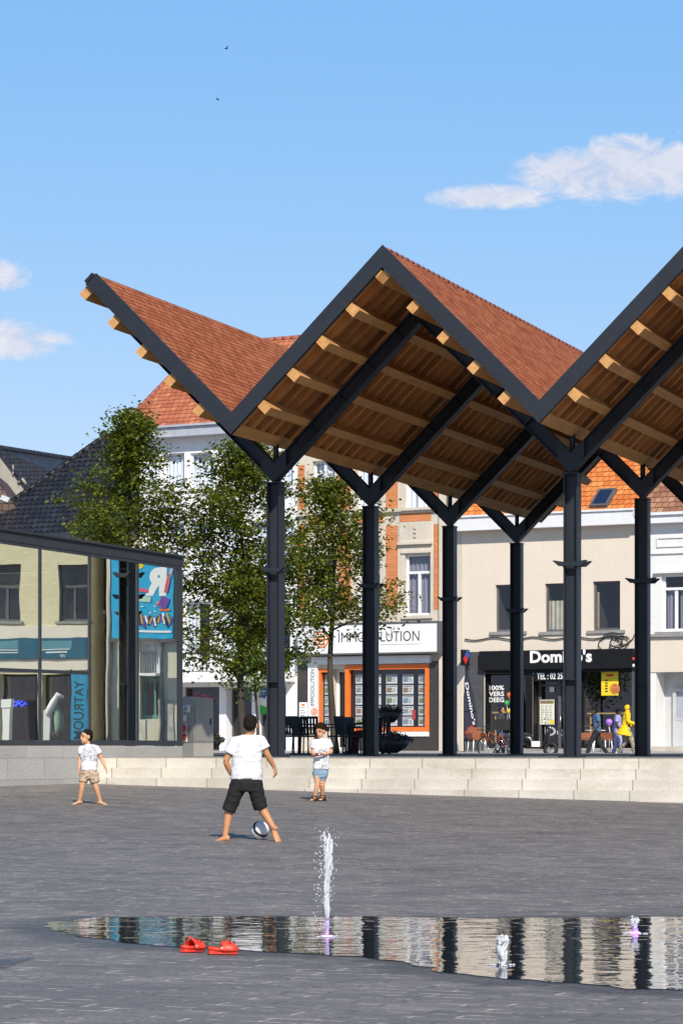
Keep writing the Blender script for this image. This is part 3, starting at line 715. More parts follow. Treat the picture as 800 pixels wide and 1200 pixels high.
# shopfront
rc = f.r(561, 761.5, 741, 784, 0.22); rect_panel(ho, 'shop_fascia', rc, 0.22, SHOPB, 0.22)
for (a, c) in ((545.5, 567), (740.5, 747)):
    rc = f.r(a, 764, c, 880); rect_panel(ho, 'shop_pier', rc, 0.06, SHOPG, 0.06)
for (a, c) in ((616.2, 623.8), (664.2, 677.8)):
    rc = f.r(a, 784.5, c, 879); rect_panel(ho, 'shop_pier', rc, 0.04, SHOPB, 0.04)
rc = f.r(568, 784.3, 740, 788); rect_panel(ho, 'shop_lintel', rc, 0.03, SHOPB, 0.03)
def sign_letters(parent, fac, s, xa, ya, xb, yb, out, mat, bold=0.0, roll=0.0, name='lettering', label=None):
    r_ = fac.r(xa, ya, xb, yb, out); b = letters(s, ((r_[0] + r_[1]) / 2, -out, (r_[2] + r_[3]) / 2), width=(r_[1] - r_[0]) if roll == 0 else None, height=(r_[3] - r_[2]) if roll == 0 else None, bold=bold, roll=roll)
    return b.build(name, mat, parent)
sign_letters(ho, f, "Domino's", 620.5, 761.5, 693, 776.5, 0.226, LWHITE, bold=0.035)
rc = f.r(626, 786.5, 664, 798); rect_panel(ho, 'phone_board', rc, 0.05, SHOPB, 0.06)
sign_letters(ho, f, "TEL : 02 253", 628.5, 788.5, 662, 796, 0.056, LWHITE, bold=0.02)
SGL = glass('shop_glass', (0.9, 0.93, 0.95, 1), 0.02, clear=0.95)
for rc in (shop_l, shop_r): window(ho, rc, SHOPB, d=0.2, fw=0.06, pane=SGL, name='shop_window')
dr = window(ho, door, GREYF, d=0.45, fw=0.10, mull=((0.62, 0, 1),), trans=(0.86,), pane=SGL, name='door')
b = MB(); b.tube([(door[0] + 0.66 * (door[1] - door[0]), 0.40, 0.75), (door[0] + 0.66 * (door[1] - door[0]), 0.40, 1.35)], 0.02); b.build('handle', plain('brushed_steel', (0.5, 0.5, 0.5), 0.35, 1.0), dr)
sl_ = f.r(566, 877.5, 742, 882); rect_panel(ho, 'shop_plinth', (sl_[0], sl_[1], -0.1, 0.12), 0.05, SILL, 0.05)
# printing in and on the shop windows
dw = 0.2
for i, t_ in enumerate(('100%', 'VERS', 'DEEG')): sign_letters(ho, f, t_, 572.5, 803.3 + 7.0 * i, 590.2, 808.9 + 7.0 * i, -(dw + 0.02), LWHITE, bold=0.03)
sign_letters(ho, f, 'Do', 638, 851.5, 662, 862.5, -(0.45 + 0.02), plain('frosted_letters', (0.45, 0.46, 0.45), 0.7), bold=0.02)
YEL = plain('yellow_print', (0.80, 0.60, 0.02), 0.6, var=0.05); RED = plain('red_print', (0.60, 0.03, 0.025), 0.6, var=0.1)
PAPER = plain('paper_print', (0.72, 0.72, 0.62), 0.8, var=0.08); ORNG = plain('orange_paint', (0.80, 0.17, 0.02), 0.5, var=0.06)
BLUE = plain('blue_print', (0.02, 0.10, 0.45), 0.6); GRN = plain('green_print', (0.05, 0.42, 0.06), 0.6)
def sheet(name, label, cat, fac, x_0, y_0, x_1, y_1, out, mat, group=None, th=0.012):
    rc = fac.r(x_0, y_0, x_1, y_1, out); cx = (rc[0] + rc[1]) / 2
    t = thing(name, label, cat, fac.loc + Matrix.Rotation(fac.rz, 3, 'Z') @ Vector((cx, -out, rc[2])), fac.rz, group)
    b = MB(); b.box(rc[0] - cx, rc[1] - cx, 0, th, 0, rc[3] - rc[2]); b.build('sheet', mat, t)
    return t, rc[1] - rc[0], rc[3] - rc[2]
t, w_, h_ = sheet('poster', 'yellow poster with a pizza on it in the shop window', 'poster', f, 704, 786, 724, 815, -0.19, YEL)
b = MB(); b.disc((w_ * 0.30, -0.004, h_ * 0.26), (0, -1, 0), h_ * 0.22, 18); b.build('pizza_print', plain('pizza_print', (0.50, 0.17, 0.05), 0.7, var=0.6, scale=9), t)
b = MB(); b.box(-w_ * .2, w_ * .22, -0.004, 0, h_ * .77, h_ * .86); b.build('printed_mark', RED, t)
b = MB()
for i in range(5): b.box(-w_ * .27, -w_ * .27 + w_ * .14, -0.004, 0, h_ * (.14 + .11 * i), h_ * (.2 + .11 * i))
b.build('printed_lines', SHOPB, t)
t, w_, h_ = sheet('menu_sheet', 'pale menu sheet with columns of small print on the shop door', 'menu', f, 632, 820, 649, 849, -0.43, PAPER)
b = MB(); rnd = random.Random(4)
for c_ in range(3):
    for i in range(11): b.box(-w_ * .42 + c_ * w_ * .29, -w_ * .42 + c_ * w_ * .29 + w_ * rnd.uniform(.12, .24), -0.004, 0, h_ * (.06 + .068 * i), h_ * (.085 + .068 * i))
b.build('printed_lines', plain('grey_print', (0.25, 0.25, 0.22), 0.8), t)
b = MB(); b.box(-w_ * .46, w_ * .46, -0.004, 0, h_ * .84, h_ * .97); b.build('picture_strip', plain('food_print', (0.22, 0.17, 0.08), 0.7, var=0.6, scale=14), t)
b = MB(); b.box(w_ * .15, w_ * .47, -0.006, -0.004, h_ * .03, h_ * .18); b.build('price_flash', YEL, t)
sheet('notice', 'small blank white notice high on the glass door above the menu', 'notice', f, 643.5, 805, 649, 811, -0.43, LWHITE)
# counters and balloons seen through the shop glass
WOODC = plain('yellow_wood', (0.52, 0.33, 0.08), 0.6)
for (a, c_, yy) in ((568.5, 602, 834), (568.5, 602, 844), (680, 738, 835)):
    rc = f.r(a, yy, c_, yy + 1.6); b = MB(); cx = (rc[0] + rc[1]) / 2
    b.box(rc[0] - cx + 0.05, rc[1] - cx - 0.05, 0, 0.3, rc[2], rc[3])
    b.box(rc[0] - cx + 0.1, rc[0] - cx + 0.15, 0.1, 0.15, 0, rc[2]); b.box(rc[1] - cx - 0.15, rc[1] - cx - 0.1, 0.1, 0.15, 0, rc[2])
    o = b.build('counter', WOODC, None, f.loc + Matrix.Rotation(f.rz, 3, 'Z') @ Vector((cx, 0.42 + (0.35 if yy == 844 else 0), 0)), f.rz)
    tag(o, {834: 'narrow yellow wood counter shelf at the left shop window under the white lettering', 844: 'lower yellow wood shelf below the counter at the lettered window', 835: 'long yellow wood counter behind the window with the pizza poster'}[yy], 'counter')
BAL = [('green', GRN, 593.5, 824, 3.4), ('orange', ORNG, 597, 815, 4.0), ('red', RED, 601, 831, 3.2), ('yellow', YEL, 596, 833.5, 3.3), ('purple', plain('purple_balloon', (0.36, 0.16, 0.62), 0.4), 713, 846.5, 4.2)]
for nm, mt, px, py, rp in BAL:
    r_ = rp * 100 / FPX; out = -0.32 if px < 650 else 0.55
    loc = f.loc + Matrix.Rotation(f.rz, 3, 'Z') @ Vector((f.X(px, out), -out, f.Z(px, py, out)))
    b = MB(); b.lathe([(0.012, -r_ * 1.22), (r_ * 0.2, -r_ * 1.1), (r_ * 0.62, -r_ * 0.72), (r_ * 0.95, -r_ * 0.1), (r_, r_ * 0.2), (r_ * 0.82, r_ * 0.68), (r_ * 0.4, r_ * 0.95), (0.01, r_)], n=14)
    o = thing('balloon', nm + ' balloon ' + ('behind the shop glass beside the white lettering' if px < 650 else 'floating on a stick between the two walkers at the pizza shop'), 'balloon', loc)
    b.build('balloon_skin', mt, o); b = MB(); b.tube([(0, 0, -r_ * 1.2), (0.03, 0, -r_ * 2.5), (0, 0, -loc.z if px > 650 else -1.0)], 0.012, 5); b.build('string', LWHITE, o)
# projecting sign on the pier, cables under the sills, lamps
def onf(fac, px, py, out): return fac.loc + Matrix.Rotation(fac.rz, 3, 'Z') @ Vector((fac.X(px, out), -out, fac.Z(px, py, out)))
t = thing('projecting_sign', 'small dark projecting sign with red and blue tiles high on the grey pier', 'shop sign', onf(f, 549.5, 771, 0.06), f.rz)
b = MB(); b.box(-0.02, 0.02, -0.5, 0, 0.08, 0.12); b.build('bracket', SHOPB, t)
b = MB(); b.box(-0.05, 0.05, -0.56, -0.08, -0.28, 0.28); b.build('panel', SHOPB, t, bevel=0.01)
for s_ in (-1, 1):
    b = MB(); b.obox((0.053 * s_, -0.25, 0.09), (0.004, 0, 0), Vector((0, 0.09, 0.09)), Vector((0, -0.09, 0.09))); b.build('blue_tile', BLUE, t)
    b = MB(); b.obox((0.053 * s_, -0.38, -0.06), (0.004, 0, 0), Vector((0, 0.09, 0.09)), Vector((0, -0.09, 0.09))); b.build('red_tile', RED, t)
cbm = plain('black_cable', (0.02, 0.02, 0.02), 0.6)
b = MB(); rnd = random.Random(2)
pts = []; 
for i in range(30):
    px = 545 + i * 6.6; sag = 1.6 * math.sin(i * 0.9) ; pts.append((f.X(px), -0.05, f.Z(px, 749 - 0.012 * (px - 545) + sag)))
b.tube(pts, 0.022, 5)
for j in range(5):
    cx, cz = f.X(714 + 4 * j), f.Z(714, 752 + rnd.uniform(-3, 3)); rr = rnd.uniform(.12, .26); st_ = rnd.uniform(0, 6)
    b.tube([(cx + rr * 1.6 * math.cos(st_ + q * .5), -0.06 - .01 * j, cz + rr * math.sin(st_ + q * .5)) for q in range(11)], 0.018, 5)
b.tube([(f.X(728), -0.05, f.Z(728, 756)), (f.X(736), -0.05, f.Z(736, 754)), (f.X(742), -0.05, f.Z(742, 748)), (f.X(745), -0.05, f.Z(745, 740))], 0.02, 5)
b.build('cable', cbm, ho)
t = thing('flag_banner', 'dark feather flag with white writing and a red diamond near its foot', 'flag', onf(f, 550, 884, 1.7), f.rz)
b = MB(); b.tube([(-.22, 0, 0), (-.22, 0, 2.0), (-.12, 0, 2.75), (.0, 0, 3.0)], 0.02, 6); b.box(-.35, .1, -.25, .25, 0, .05); b.build('pole', SHOPB, t)
FLAGM = plain('navy_cloth', (0.03, 0.03, 0.055), 0.8, var=0.3, scale=5)
b = MB(); prof = [(0.45, .30), (0.9, .32), (1.5, .28), (2.1, .16), (2.6, .02), (2.9, -.08)]
for i in range(len(prof) - 1):
    (za, xa), (zb, xb) = prof[i], prof[i + 1]
    b.prism([(-.2, za), (xa, za), (xb, zb), (-.2 + .06 * (i == 4) + .0, zb)], -0.03 + .02 * math.sin(i * 2), -0.015 + .02 * math.sin(i * 2))
b.build('cloth', FLAGM, t)
b = letters("Domino's", (0.06, -0.056, 1.75), width=1.5, height=0.13, roll=R(-78), bold=0.02); b.build('lettering', LWHITE, t)
b = MB(); b.obox((0.1, -0.056, .75), (0.13, 0, 0.13), (0, .004, 0), (-.13, 0, .13)); b.build('red_diamond', RED, t)
b = MB(); b.disc((0.1, -0.064, .75), (0, -1, 0), 0.05, 10); b.build('white_dot', LWHITE, t)
t = thing('wall_lamp', 'small red and white wall lantern at the right end of the black shopfront', 'wall lamp', onf(f, 743.5, 776, 0.07), f.rz)
b = MB(); b.box(-.08, .08, -.16, 0, .18, .21); b.box(-.03, .03, -.06, 0, -.25, .2); b.build('bracket', SHOPB, t)
b = MB(); b.ball((0, -.12, .11), (.07, .07, .06), 10, 6); b.build('red_globe', RED, t)
b = MB(); b.ball((0, -.12, -.12), (.055, .055, .06), 10, 6); b.build('white_globe', LWHITE, t)

# ---- white house at the right edge
WREND = plain('white_render', (0.74, 0.735, 0.72), 0.8, var=0.05, scale=0.6, streak=0.2)
BTILE = tiles('brown_roof_tiles', (0.22, 0.10, 0.06, 1), (0.33, 0.155, 0.09, 1), (0.44, 0.24, 0.15, 1), 0.24, 0.28)
f7 = Fac(800)
h7 = thing('white_house', 'white rendered house with brown tiled roof and a recessed grey door at the right', 'house', f7.loc, f7.rz)
x0, x1 = f7.X(746.5), f7.X(905); zt = f7.Z(790, 606)
wr, wr2 = f7.r(774, 672, 806, 740), f7.r(834, 672, 866, 740); rec = (f7.X(768), f7.X(812), 0.1, f7.Z(785, 787), 0.75); rec2 = (f7.X(830), f7.X(890), 0.1, f7.Z(785, 787), 0.3)
wall_mesh(x0, x1, -0.1, zt, [wr, wr2, rec, rec2], 0.2).build('wall', [WREND, WREND, ROOM], h7)
for rc in (wr, wr2): window(h7, rc, WHITEF, d=0.14, fw=0.1, mull=((0.5, 0, 0.72),), trans=(0.74,), curtain=GCURT, cover=((0.1, 0.42, 0, 0.72), (0.58, 0.8, 0, 0.72)), sill=(0.2, 0.1, 0.12, SILL))
b = MB(); zc0, zc1 = f7.Z(790, 613), f7.Z(790, 604); b.box(x0, x1, -0.34, 0, zc0, zc1); b.box(x0, x1, -0.42, 0, zc1 + 0.003, zc1 + 0.1); b.build('cornice', CORN, h7)
b = MB(); r_ = f7.r(769, 627, 905, 639); zz = .05
for (a, c_, e, g_) in ((r_[0], r_[1], r_[2], r_[2] + zz), (r_[0], r_[1], r_[3] - zz, r_[3]), (r_[0], r_[0] + zz, r_[2] + zz, r_[3] - zz)): b.box(a, c_, -.04, -.001, e, g_)
r_ = f7.r(765, 645, 905, 647); b.box(r_[0] - 0.05, r_[1], -.06, -.001, r_[2], r_[3])
r_ = f7.r(767, 668.5, 812, 671.5); b.box(r_[0], r_[1], -.12, -.001, r_[2], r_[3])
b.build('moulding', WREND, h7)
r_ = f7.r(746.8, 746, 905, 787); rect_panel(h7, 'cream_band', (x0, x1, r_[2], r_[3]), 0.03, CREAM, 0.03)
r_ = f7.r(746.8, 742, 905, 745.5); rect_panel(h7, 'ledge', (x0, x1, r_[2], r_[3]), 0.14, SILL, 0.139)
GRYD = plain('pale_grey_paint', (0.50, 0.51, 0.52), 0.5, var=0.08)
d_r = (f7.X(779), f7.X(809), 0.1, f7.Z(785, 806)); dd = window(h7, d_r, GRYD, d=0.62, fw=0.12, mull=(), trans=(0.5,), name='door')
b = MB(); b.box(d_r[0] + .1, d_r[1] - .1, .63, .67, d_r[2] + .1, (d_r[2] + d_r[3]) / 2 - .04); b.build('lower_panel', GRYD, dd)
b = MB(); b.box(f7.X(768), f7.X(812), .74, .79, .1, f7.Z(785, 787)); b.build('recess_back', GRYD, h7)
r_ = f7.r(746.8, 873, 905, 882); rect_panel(h7, 'doorstep', (f7.X(765), f7.X(815), -0.1, 0.2), 0.18, plain('cream_step', (0.5, 0.45, 0.38), 0.8), 0.18)
b = MB(); zc1 += .09
b.quad((x0, -0.4, zc1), (x1, -0.4, zc1), (x1, 5, zc1 + 5.2), (x0, 5, zc1 + 5.2)); b.quad((x1, 10, zc1), (x0, 10, zc1), (x0, 5, zc1 + 5.2), (x1, 5, zc1 + 5.2))
for x in (x0, x1): b.quad((x, -.4, zc1), (x, 5, zc1 + 5.2), (x, 10, zc1))
b.build('roof', BTILE, h7)

# ---- brick and stone townhouse with the estate agent
OBRK = bricks('orange_brick', (0.58, 0.17, 0.045, 1), (0.70, 0.235, 0.07, 1), (0.42, 0.30, 0.2, 1), 0.21, 0.065, 0.007, rough=0.8, bump=0.3, dirt=0.12, mottle=0.15)
STONE = plain('buff_stone', (0.60, 0.535, 0.44), 0.8, var=0.14, scale=0.9, bump=0.25, streak=0.3)
GRAN = plain('dark_granite', (0.05, 0.042, 0.038), 0.3, var=0.4, scale=14)
f5 = Fac(430)
h5 = thing('townhouse', 'tall orange brick and buff stone townhouse above the white estate agent sign', 'house', f5.loc, f5.rz)
x0, x1 = f5.X(349), f5.X(541); zt = f5.Z(430, 470)
op = []
for (a, c_) in ((366, 392), (418, 445), (474, 504)):
    op += [f5.r(a, 649, c_, 721), f5.r(a, 540, c_, 597)]
shopw, ent, stripw = f5.r(405, 779, 503, 857), f5.r(388, 784, 404, 879), f5.r(374, 784, 386, 857)
wall_mesh(x0, x1, -0.1, zt, op + [shopw + (0.3,), ent + (0.5,), stripw + (0.3,)], 0.24).build('wall', [STONE, STONE, ROOM], h5)
for i, rc in enumerate(op):
    window(h5, rc, WHITEF, d=0.15, fw=0.08, mull=((0.5, 0, 0.70 if i % 2 == 0 else 1),), trans=(0.70,) if i % 2 == 0 else (), curtain=GCURT if i % 2 == 0 else CURT, cover=(0.02, 0.98, 0, 1), sill=(0.1, 0.08, 0.12, STONE))
for (a, y_0, c_, y_1) in ((349.5, 545, 357, 575), (349.5, 583, 357, 597), (349.5, 616, 357, 716), (396, 616, 411, 714), (396, 545, 411, 597), (452, 616, 466, 714), (452, 545, 466, 597), (508, 614, 515, 714), (508, 545, 515, 597), (468, 601, 505, 611), (414, 603, 449, 613), (361, 605, 394, 615)):
    rc = f5.r(a, y_0, c_, y_1); rect_panel(h5, 'brick_panel', rc, 0.012, OBRK, 0.011)
b = MB()
for (a, c_, dy) in ((361, 397, 3), (413, 450, 1.5), (468, 506, 0)):
    rc = f5.r(a, 613 + dy, c_, 635 + dy); b.box(rc[0], rc[1], -.05, -.001, rc[2], rc[3]); rc = f5.r(a - 1, 635.2 + dy, c_ + 1, 638 + dy); b.box(rc[0], rc[1], -.12, -.001, rc[2], rc[3])
    rc = f5.r(a + 2, 645 + dy, c_ - 1, 648 + dy); b.box(rc[0], rc[1], -.05, -.001, rc[2], rc[3])
    cx = (a + c_) / 2
    for q in range(3): rc = f5.r(cx - 1.5, 617 + 5 * q + dy, cx + 1.5, 620 + 5 * q + dy); b.box(rc[0], rc[1], -.09, -.049, rc[2], rc[3])
b.build('carved_panel', STONE, h5, bevel=0.008)
b = MB(); rc = f5.r(515.5, 614, 523, 880); b.box(rc[0], rc[1], -.10, -.001, -0.1, zt - .3); rc = f5.r(349.5, 597.5, 523, 600.5); b.box(x0, rc[1], -.16, -.101, rc[2], rc[3]); b.build('pilaster', STONE, h5)
b = MB(); px_ = f5.X(527); b.tube([(px_, -.09, 0), (px_, -.09, zt)], .055, 8)
for zz in (1.5, 3.5, 5.5, 7.5): b.box(px_ - .08, px_ + .08, -.16, 0, zz, zz + .04)
b.build('downpipe', plain('grey_zinc', (0.28, 0.28, 0.28), 0.5, 0.3), h5)
b = MB(); b.box(x0, x1, -.4, 0, zt, zt + .35); b.build('cornice', CORN, h5)
b = MB(); zr = zt + .36; b.quad((x0, -.4, zr), (x1, -.4, zr), (x1, 5, zr + .9), (x0, 5, zr + .9)); b.quad((x1, 10, zr), (x0, 10, zr), (x0, 5, zr + .9), (x1, 5, zr + .9))
for x in (x0, x1): b.quad((x, -.4, zr), (x, 5, zr + .9), (x, 10, zr))
b.build('roof', BTILE, h5)
# sign box
SIGNW = plain('sign_white', (0.78, 0.78, 0.78), 0.45, var=0.03); INK = plain('sign_ink', (0.03, 0.025, 0.025), 0.5)
rc = f5.r(349, 731.5, 512, 765, 0.5); sg_ = rect_panel(h5, 'signboard', rc, 0.50, SIGNW, 0.47, bevel=0.02)
b = MB(); b.box(rc[0] - .03, rc[1] + .05, -.53, -.03, rc[3] + .003, rc[3] + .06); b.box(rc[0] - .03, rc[1] + .05, -.53, -.03, rc[2] - .06, rc[2] - .003); b.box(rc[1] + .003, rc[1] + .05, -.52, -.03, rc[2], rc[3]); b.build('sign_edge', GREYF, sg_)
sign_letters(sg_, f5, 'IMMOSOLUTION', 396.5, 740, 491, 752, 0.503, INK, bold=-0.004)
rc = f5.r(446, 754.6, 492, 755.2, 0.5); b = MB(); b.box(rc[0], rc[1], -.506, -.5, rc[2], rc[3]); b.build('rule', plain('pale_grey_ink', (0.45, 0.45, 0.45), 0.6), sg_)
def house_logo(parent, fac, px, py, rpx, out, mat, turn=0.0):
    c = Vector((fac.X(px, out), -out, fac.Z(px, py, out))); r_ = rpx * 100 / FPX; b = MB()
    b.disc(c, (0, -1, 0), r_, 28, thick=0.004, r_in=r_ * .82)
    M = Matrix.Rotation(turn, 3, 'Y'); w = r_ * .14
    def bar(p, q):
        p = M @ Vector((p[0] * r_, 0, p[1] * r_)); q = M @ Vector((q[0] * r_, 0, q[1] * r_)); d_ = (q - p); e = Vector((-d_.z, 0, d_.x)).normalized() * w * .6
        b.obox(c + (p + q) / 2, d_ / 2 + d_.normalized() * w * .5, (0, .004, 0), e)
    for p, q in (((-.6, 0), (0, .6)), ((0, .6), (.6, 0)), ((-.6, 0), (.6, 0)), ((-.36, 0), (-.36, -.55)), ((.36, 0), (.36, -.55)), ((-.36, -.55), (.36, -.55))): bar(p, q)
    return b.build('house_emblem', mat, parent)
house_logo(sg_, f5, 376.5, 749.5, 10.5, 0.508, ORNG)
# under the sign
rc = f5.r(368, 769, 506, 778); rect_panel(h5, 'shutter_box', rc, 0.20, WHITEF, 0.2, bevel=0.02)
b = MB(); x_0, x_1, z_0, z_1 = shopw; t_ = .15
b.box(x_0, x_0 + t_, -.06, .1, z_0, z_1); b.box(x_1 - t_, x_1, -.06, .1, z_0, z_1); b.box(x_0 + t_, x_1 - t_, -.06, .1, z_1 - t_ * 1.1, z_1); b.box(x_0 + t_, x_1 - t_, -.06, .1, z_0, z_0 + t_)
ofr = b.build('orange_frame', ORNG, h5)
b = MB(); b.quad((x_0 + .1, .12, z_0 + .1), (x_1 - .1, .12, z_0 + .1), (x_1 - .1, .12, z_1 - .1), (x_0 + .1, .12, z_1 - .1)); b.build('shop_pane', SGL, h5)
rc = f5.r(405, 857.5, 503, 863); rect_panel(h5, 'white_sill', rc, 0.1, WHITEF, 0.1)
b = MB(); x_0, x_1, z_0, z_1 = stripw; b.box(x_0 + .08, x_1, -.03, .1, z_1 - .12, z_1); b.box(x_0, x_0 + .08, -.03, .1, z_0, z_1); b.build('orange_frame', ORNG, h5)
b = MB(); b.quad((x_0, .14, z_0), (x_1, .14, z_0), (x_1, .14, z_1), (x_0, .14, z_1)); b.build('shop_pane', SGL, h5)
window(h5, ent, WHITEF, d=0.4, fw=0.1, pane=SGL, name='door')
for (a, c_, y_0, y_1) in ((504, 515, 775, 880), (349.5, 361.5, 775, 850), (405, 504, 863.5, 881)):
    rc = f5.r(a, y_0, c_, y_1); rect_panel(h5, 'granite_cladding', (rc[0], rc[1], max(rc[2], -.1), rc[3]), 0.05, GRAN, 0.05)
rc = f5.r(362.5, 777, 373.5, 852); pl_ = rect_panel(h5, 'vertical_sign', rc, 0.12, SIGNW, 0.12)
b = letters('IMMOSOLUTION', ((rc[0] + rc[1]) / 2, -.124, f5.Z(368, 806)), width=f5.Z(368, 785) - f5.Z(368, 828), height=.16, roll=0); 
me_ = b; b2 = MB(); cc_ = Vector(((rc[0] + rc[1]) / 2, -.124, f5.Z(368, 806))); M3 = Matrix.Rotation(R(-90), 3, 'Y')
b2.v = [cc_ + M3 @ (v_ - cc_) for v_ in me_.v]; b2.f = me_.f; b2.m = me_.m; b2.s = me_.s; b2.build('lettering', INK, pl_)
house_logo(pl_, f5, 368, 834, 4.6, 0.126, ORNG, R(-90))
# cards in the agent's window
CARD = plain('white_card', (0.74, 0.74, 0.72), 0.7, var=0.04)
CP_ = [plain('house_photo_' + n_, c_, 0.6, var=0.5, scale=7) for n_, c_ in (('green', (0.16, 0.24, 0.08)), ('blue', (0.20, 0.30, 0.42)), ('brick', (0.34, 0.20, 0.12)), ('grey', (0.30, 0.30, 0.30)))]
proto = None; n_ = 0; rnd = random.Random(11)
cols_ = [(413.3, 425.5), (431, 443), (449, 462), (468.3, 481), (487, 499.5), (377, 384)]
ROWN = ['top', 'second', 'middle', 'fourth', 'bottom']; COLN = ['first column beside the door side frame', 'second column behind the dark post', 'column just past the dark post', 'fourth column of the orange window', 'column against the outer orange jamb', 'narrow strip window by the upright sign']
for ci, (a, c_) in enumerate(cols_):
    for ri in range(5):
        y_0 = 790.3 + 12.4 * ri + (0.6 if ci == 5 else 0); rc = f5.r(a, y_0, c_, y_0 + 10.6)
        t = thing('listing_card', 'white property card in the ' + ROWN[ri] + ' row, ' + COLN[ci], 'listing card', f5.loc + Matrix.Rotation(f5.rz, 3, 'Z') @ Vector(((rc[0] + rc[1]) / 2, 0.2, rc[2])), f5.rz, 'property cards in the agent window')
        w_, h_ = rc[1] - rc[0], rc[3] - rc[2]
        b = MB(); b.box(-w_ / 2, w_ / 2, 0, .01, 0, h_); b.build('card', CARD, t)
        b = MB(); b.box(-w_ * .44, w_ * .02, -.004, -.0005, h_ * .2, h_ * .72); b.build('photo', rnd.choice(CP_), t)
        b = MB(); b.box(-w_ * .44, w_ * .44, -.004, -.0005, h_ * .82, h_ * .93)
        for q in range(3): b.box(w_ * .08, w_ * rnd.uniform(.28, .44), -.004, -.0005, h_ * (.24 + .16 * q), h_ * (.31 + .16 * q))
        b.build('printed_lines', MATS['grey_print'], t)
sheet('red_sticker', 'small red sticker low in the orange framed window between card columns', 'sticker', f5, 482.5, 832, 486.3, 843, -0.19, RED)
t, w_, h_ = sheet('notice_board', 'white menu board hung on the stone beside the upright sign', 'board', f5, 350.5, 823, 360, 851, 0.10, LWHITE)
b = MB()
for i in range(7): b.box(-w_ * .38, w_ * (.1 + .04 * (i * 3 % 7)), -.004, 0, h_ * (.1 + .11 * i), h_ * (.13 + .11 * i))
b.build('printed_lines', MATS['grey_print'], t); b = MB(); b.box(-w_ * .2, w_ * .2, -.004, 0, h_ * .85, h_ * .93); b.build('orange_mark', ORNG, t)

# ---- white apartment house with balconies
WPAINT = plain('white_paint', (0.80, 0.80, 0.80), 0.75, var=0.05, scale=0.5, streak=0.18)
RTILE = tiles('red_roof_tiles', (0.34, 0.095, 0.045, 1), (0.47, 0.14, 0.065, 1), (0.56, 0.21, 0.10, 1), 0.25, 0.33)
f4 = Fac(250)
h4 = thing('apartment_house', 'white apartment house with railed balcony and red hipped roof behind the trees', 'apartment house', f4.loc, f4.rz)
x0, x1 = f4.X(164), f4.X(348.5); zt = f4.Z(250, 509)
op4 = []
for y_0, y_1 in ((530, 572), (612, 668)): op4 += [f4.r(a, y_0 - (a - 250) * .02, c_, y_1 - (a - 250) * .02) for a, c_ in ((171, 184), (192, 216), (223, 249), (257, 283), (291, 316), (323, 343))]
bal_op = [f4.r(a, 705, c_, 790) for a, c_ in ((176, 206), (214, 246), (256, 290), (302, 340))]
gr = [f4.r(174, 806, 205, 880), f4.r(211, 805, 257, 880), f4.r(265, 806, 295, 880), f4.r(300, 805, 335, 880)]
wall_mesh(x0, x1, -0.1, zt, op4 + bal_op + [g_ + (0.5,) for g_ in gr], 0.2).build('wall', [WPAINT, WPAINT, ROOM], h4)
for i, rc in enumerate(op4): window(h4, rc, WHITEF, d=0.1, fw=0.06, curtain=CURT, cover=(0, 1, 0, 1), sill=(.05, .08, .08, WPAINT))
for rc in bal_op: window(h4, rc, WHITEF, d=0.14, fw=0.09, mull=((0.5, 0, 1),), curtain=CURT, cover=(0.0, 0.45, 0, 1), name='balcony_door')
for rc in gr: window(h4, rc, GREYF, d=0.4, fw=0.07, pane=SGL, name='shop_window')
bs = f4.r(172, 790.5, 346, 800); b = MB(); b.box(bs[0], bs[1], -1.1, 0, bs[2], bs[3] - .02); b.build('balcony_slab', WPAINT, h4)
zr = f4.Z(250, 765.5); b = MB(); b.box(bs[0], bs[1], -1.08, -1.03, zr - .05, zr); b.box(bs[0], bs[1], -1.07, -1.04, bs[3] + .08, bs[3] + .11); b.build('balcony_rail', GREYF, h4)
b = MB(); n = int((bs[1] - bs[0]) / .17)
for i in range(n + 1): x = bs[0] + (bs[1] - bs[0]) * i / n; b.box(x - .05, x + .05, -1.062, -1.048, bs[3] + .11, zr - .05)
b.build('baluster', WHITEF, h4)
b = MB(); zg = f4.Z(250, 504.5); b.box(x0 - .45, x1, -.5, 0.02, zt - .05, zt + .3); b.box(x0 - .5, x1, -.6, .02, zt + .303, zt + .38); b.build('gutter', plain('zinc_gutter', (0.48, 0.50, 0.54), 0.5, 0.2), h4)
ze = zt + .38; rp = 5.4; rr_ = EYE + (CY - 397) / FPX * (100 + FV.y * f4._a(250) + 4.7) - ze; xh = f4.X(226) - 3.15 - (x0 - .5)
b = MB(); xa, xb = x0 - .5, x1 + 0.2
b.quad((xa, -.6, ze), (xb, -.6, ze), (xb, rp, ze + rr_), (xa + xh, rp, ze + rr_)); b.quad((xa, 2 * rp, ze), (xa, -.6, ze), (xa + xh, rp, ze + rr_))
b.quad((xb, 2 * rp, ze), (xa, 2 * rp, ze), (xa + xh, rp, ze + rr_), (xb, rp, ze + rr_)); b.quad((xb, -.6, ze), (xb, 2 * rp, ze), (xb, rp, ze + rr_))
b.build('roof', RTILE, h4)
def ridge(parent, p, q, rad, mat, step=0.36, name='ridge_tiles'):
    p, q = Vector(p), Vector(q); n = int((q - p).length / step); b = MB()
    for i in range(n): b.tube([p.lerp(q, i / n), p.lerp(q, (i + 1.12) / n)], [rad, rad * 1.18], 7)
    return b.build(name, mat, parent)
ridge(h4, (xa + xh, rp, ze + rr_), (xb, rp, ze + rr_), .10, RIDGE); ridge(h4, (xa, -.6, ze), (xa + xh, rp, ze + rr_), .09, RIDGE)
t, w_, h_ = sheet('window_poster', 'green white and blue poster in the dark shop window behind the trees', 'poster', f4, 303.5, 804, 313.5, 837, -0.30, GRN)
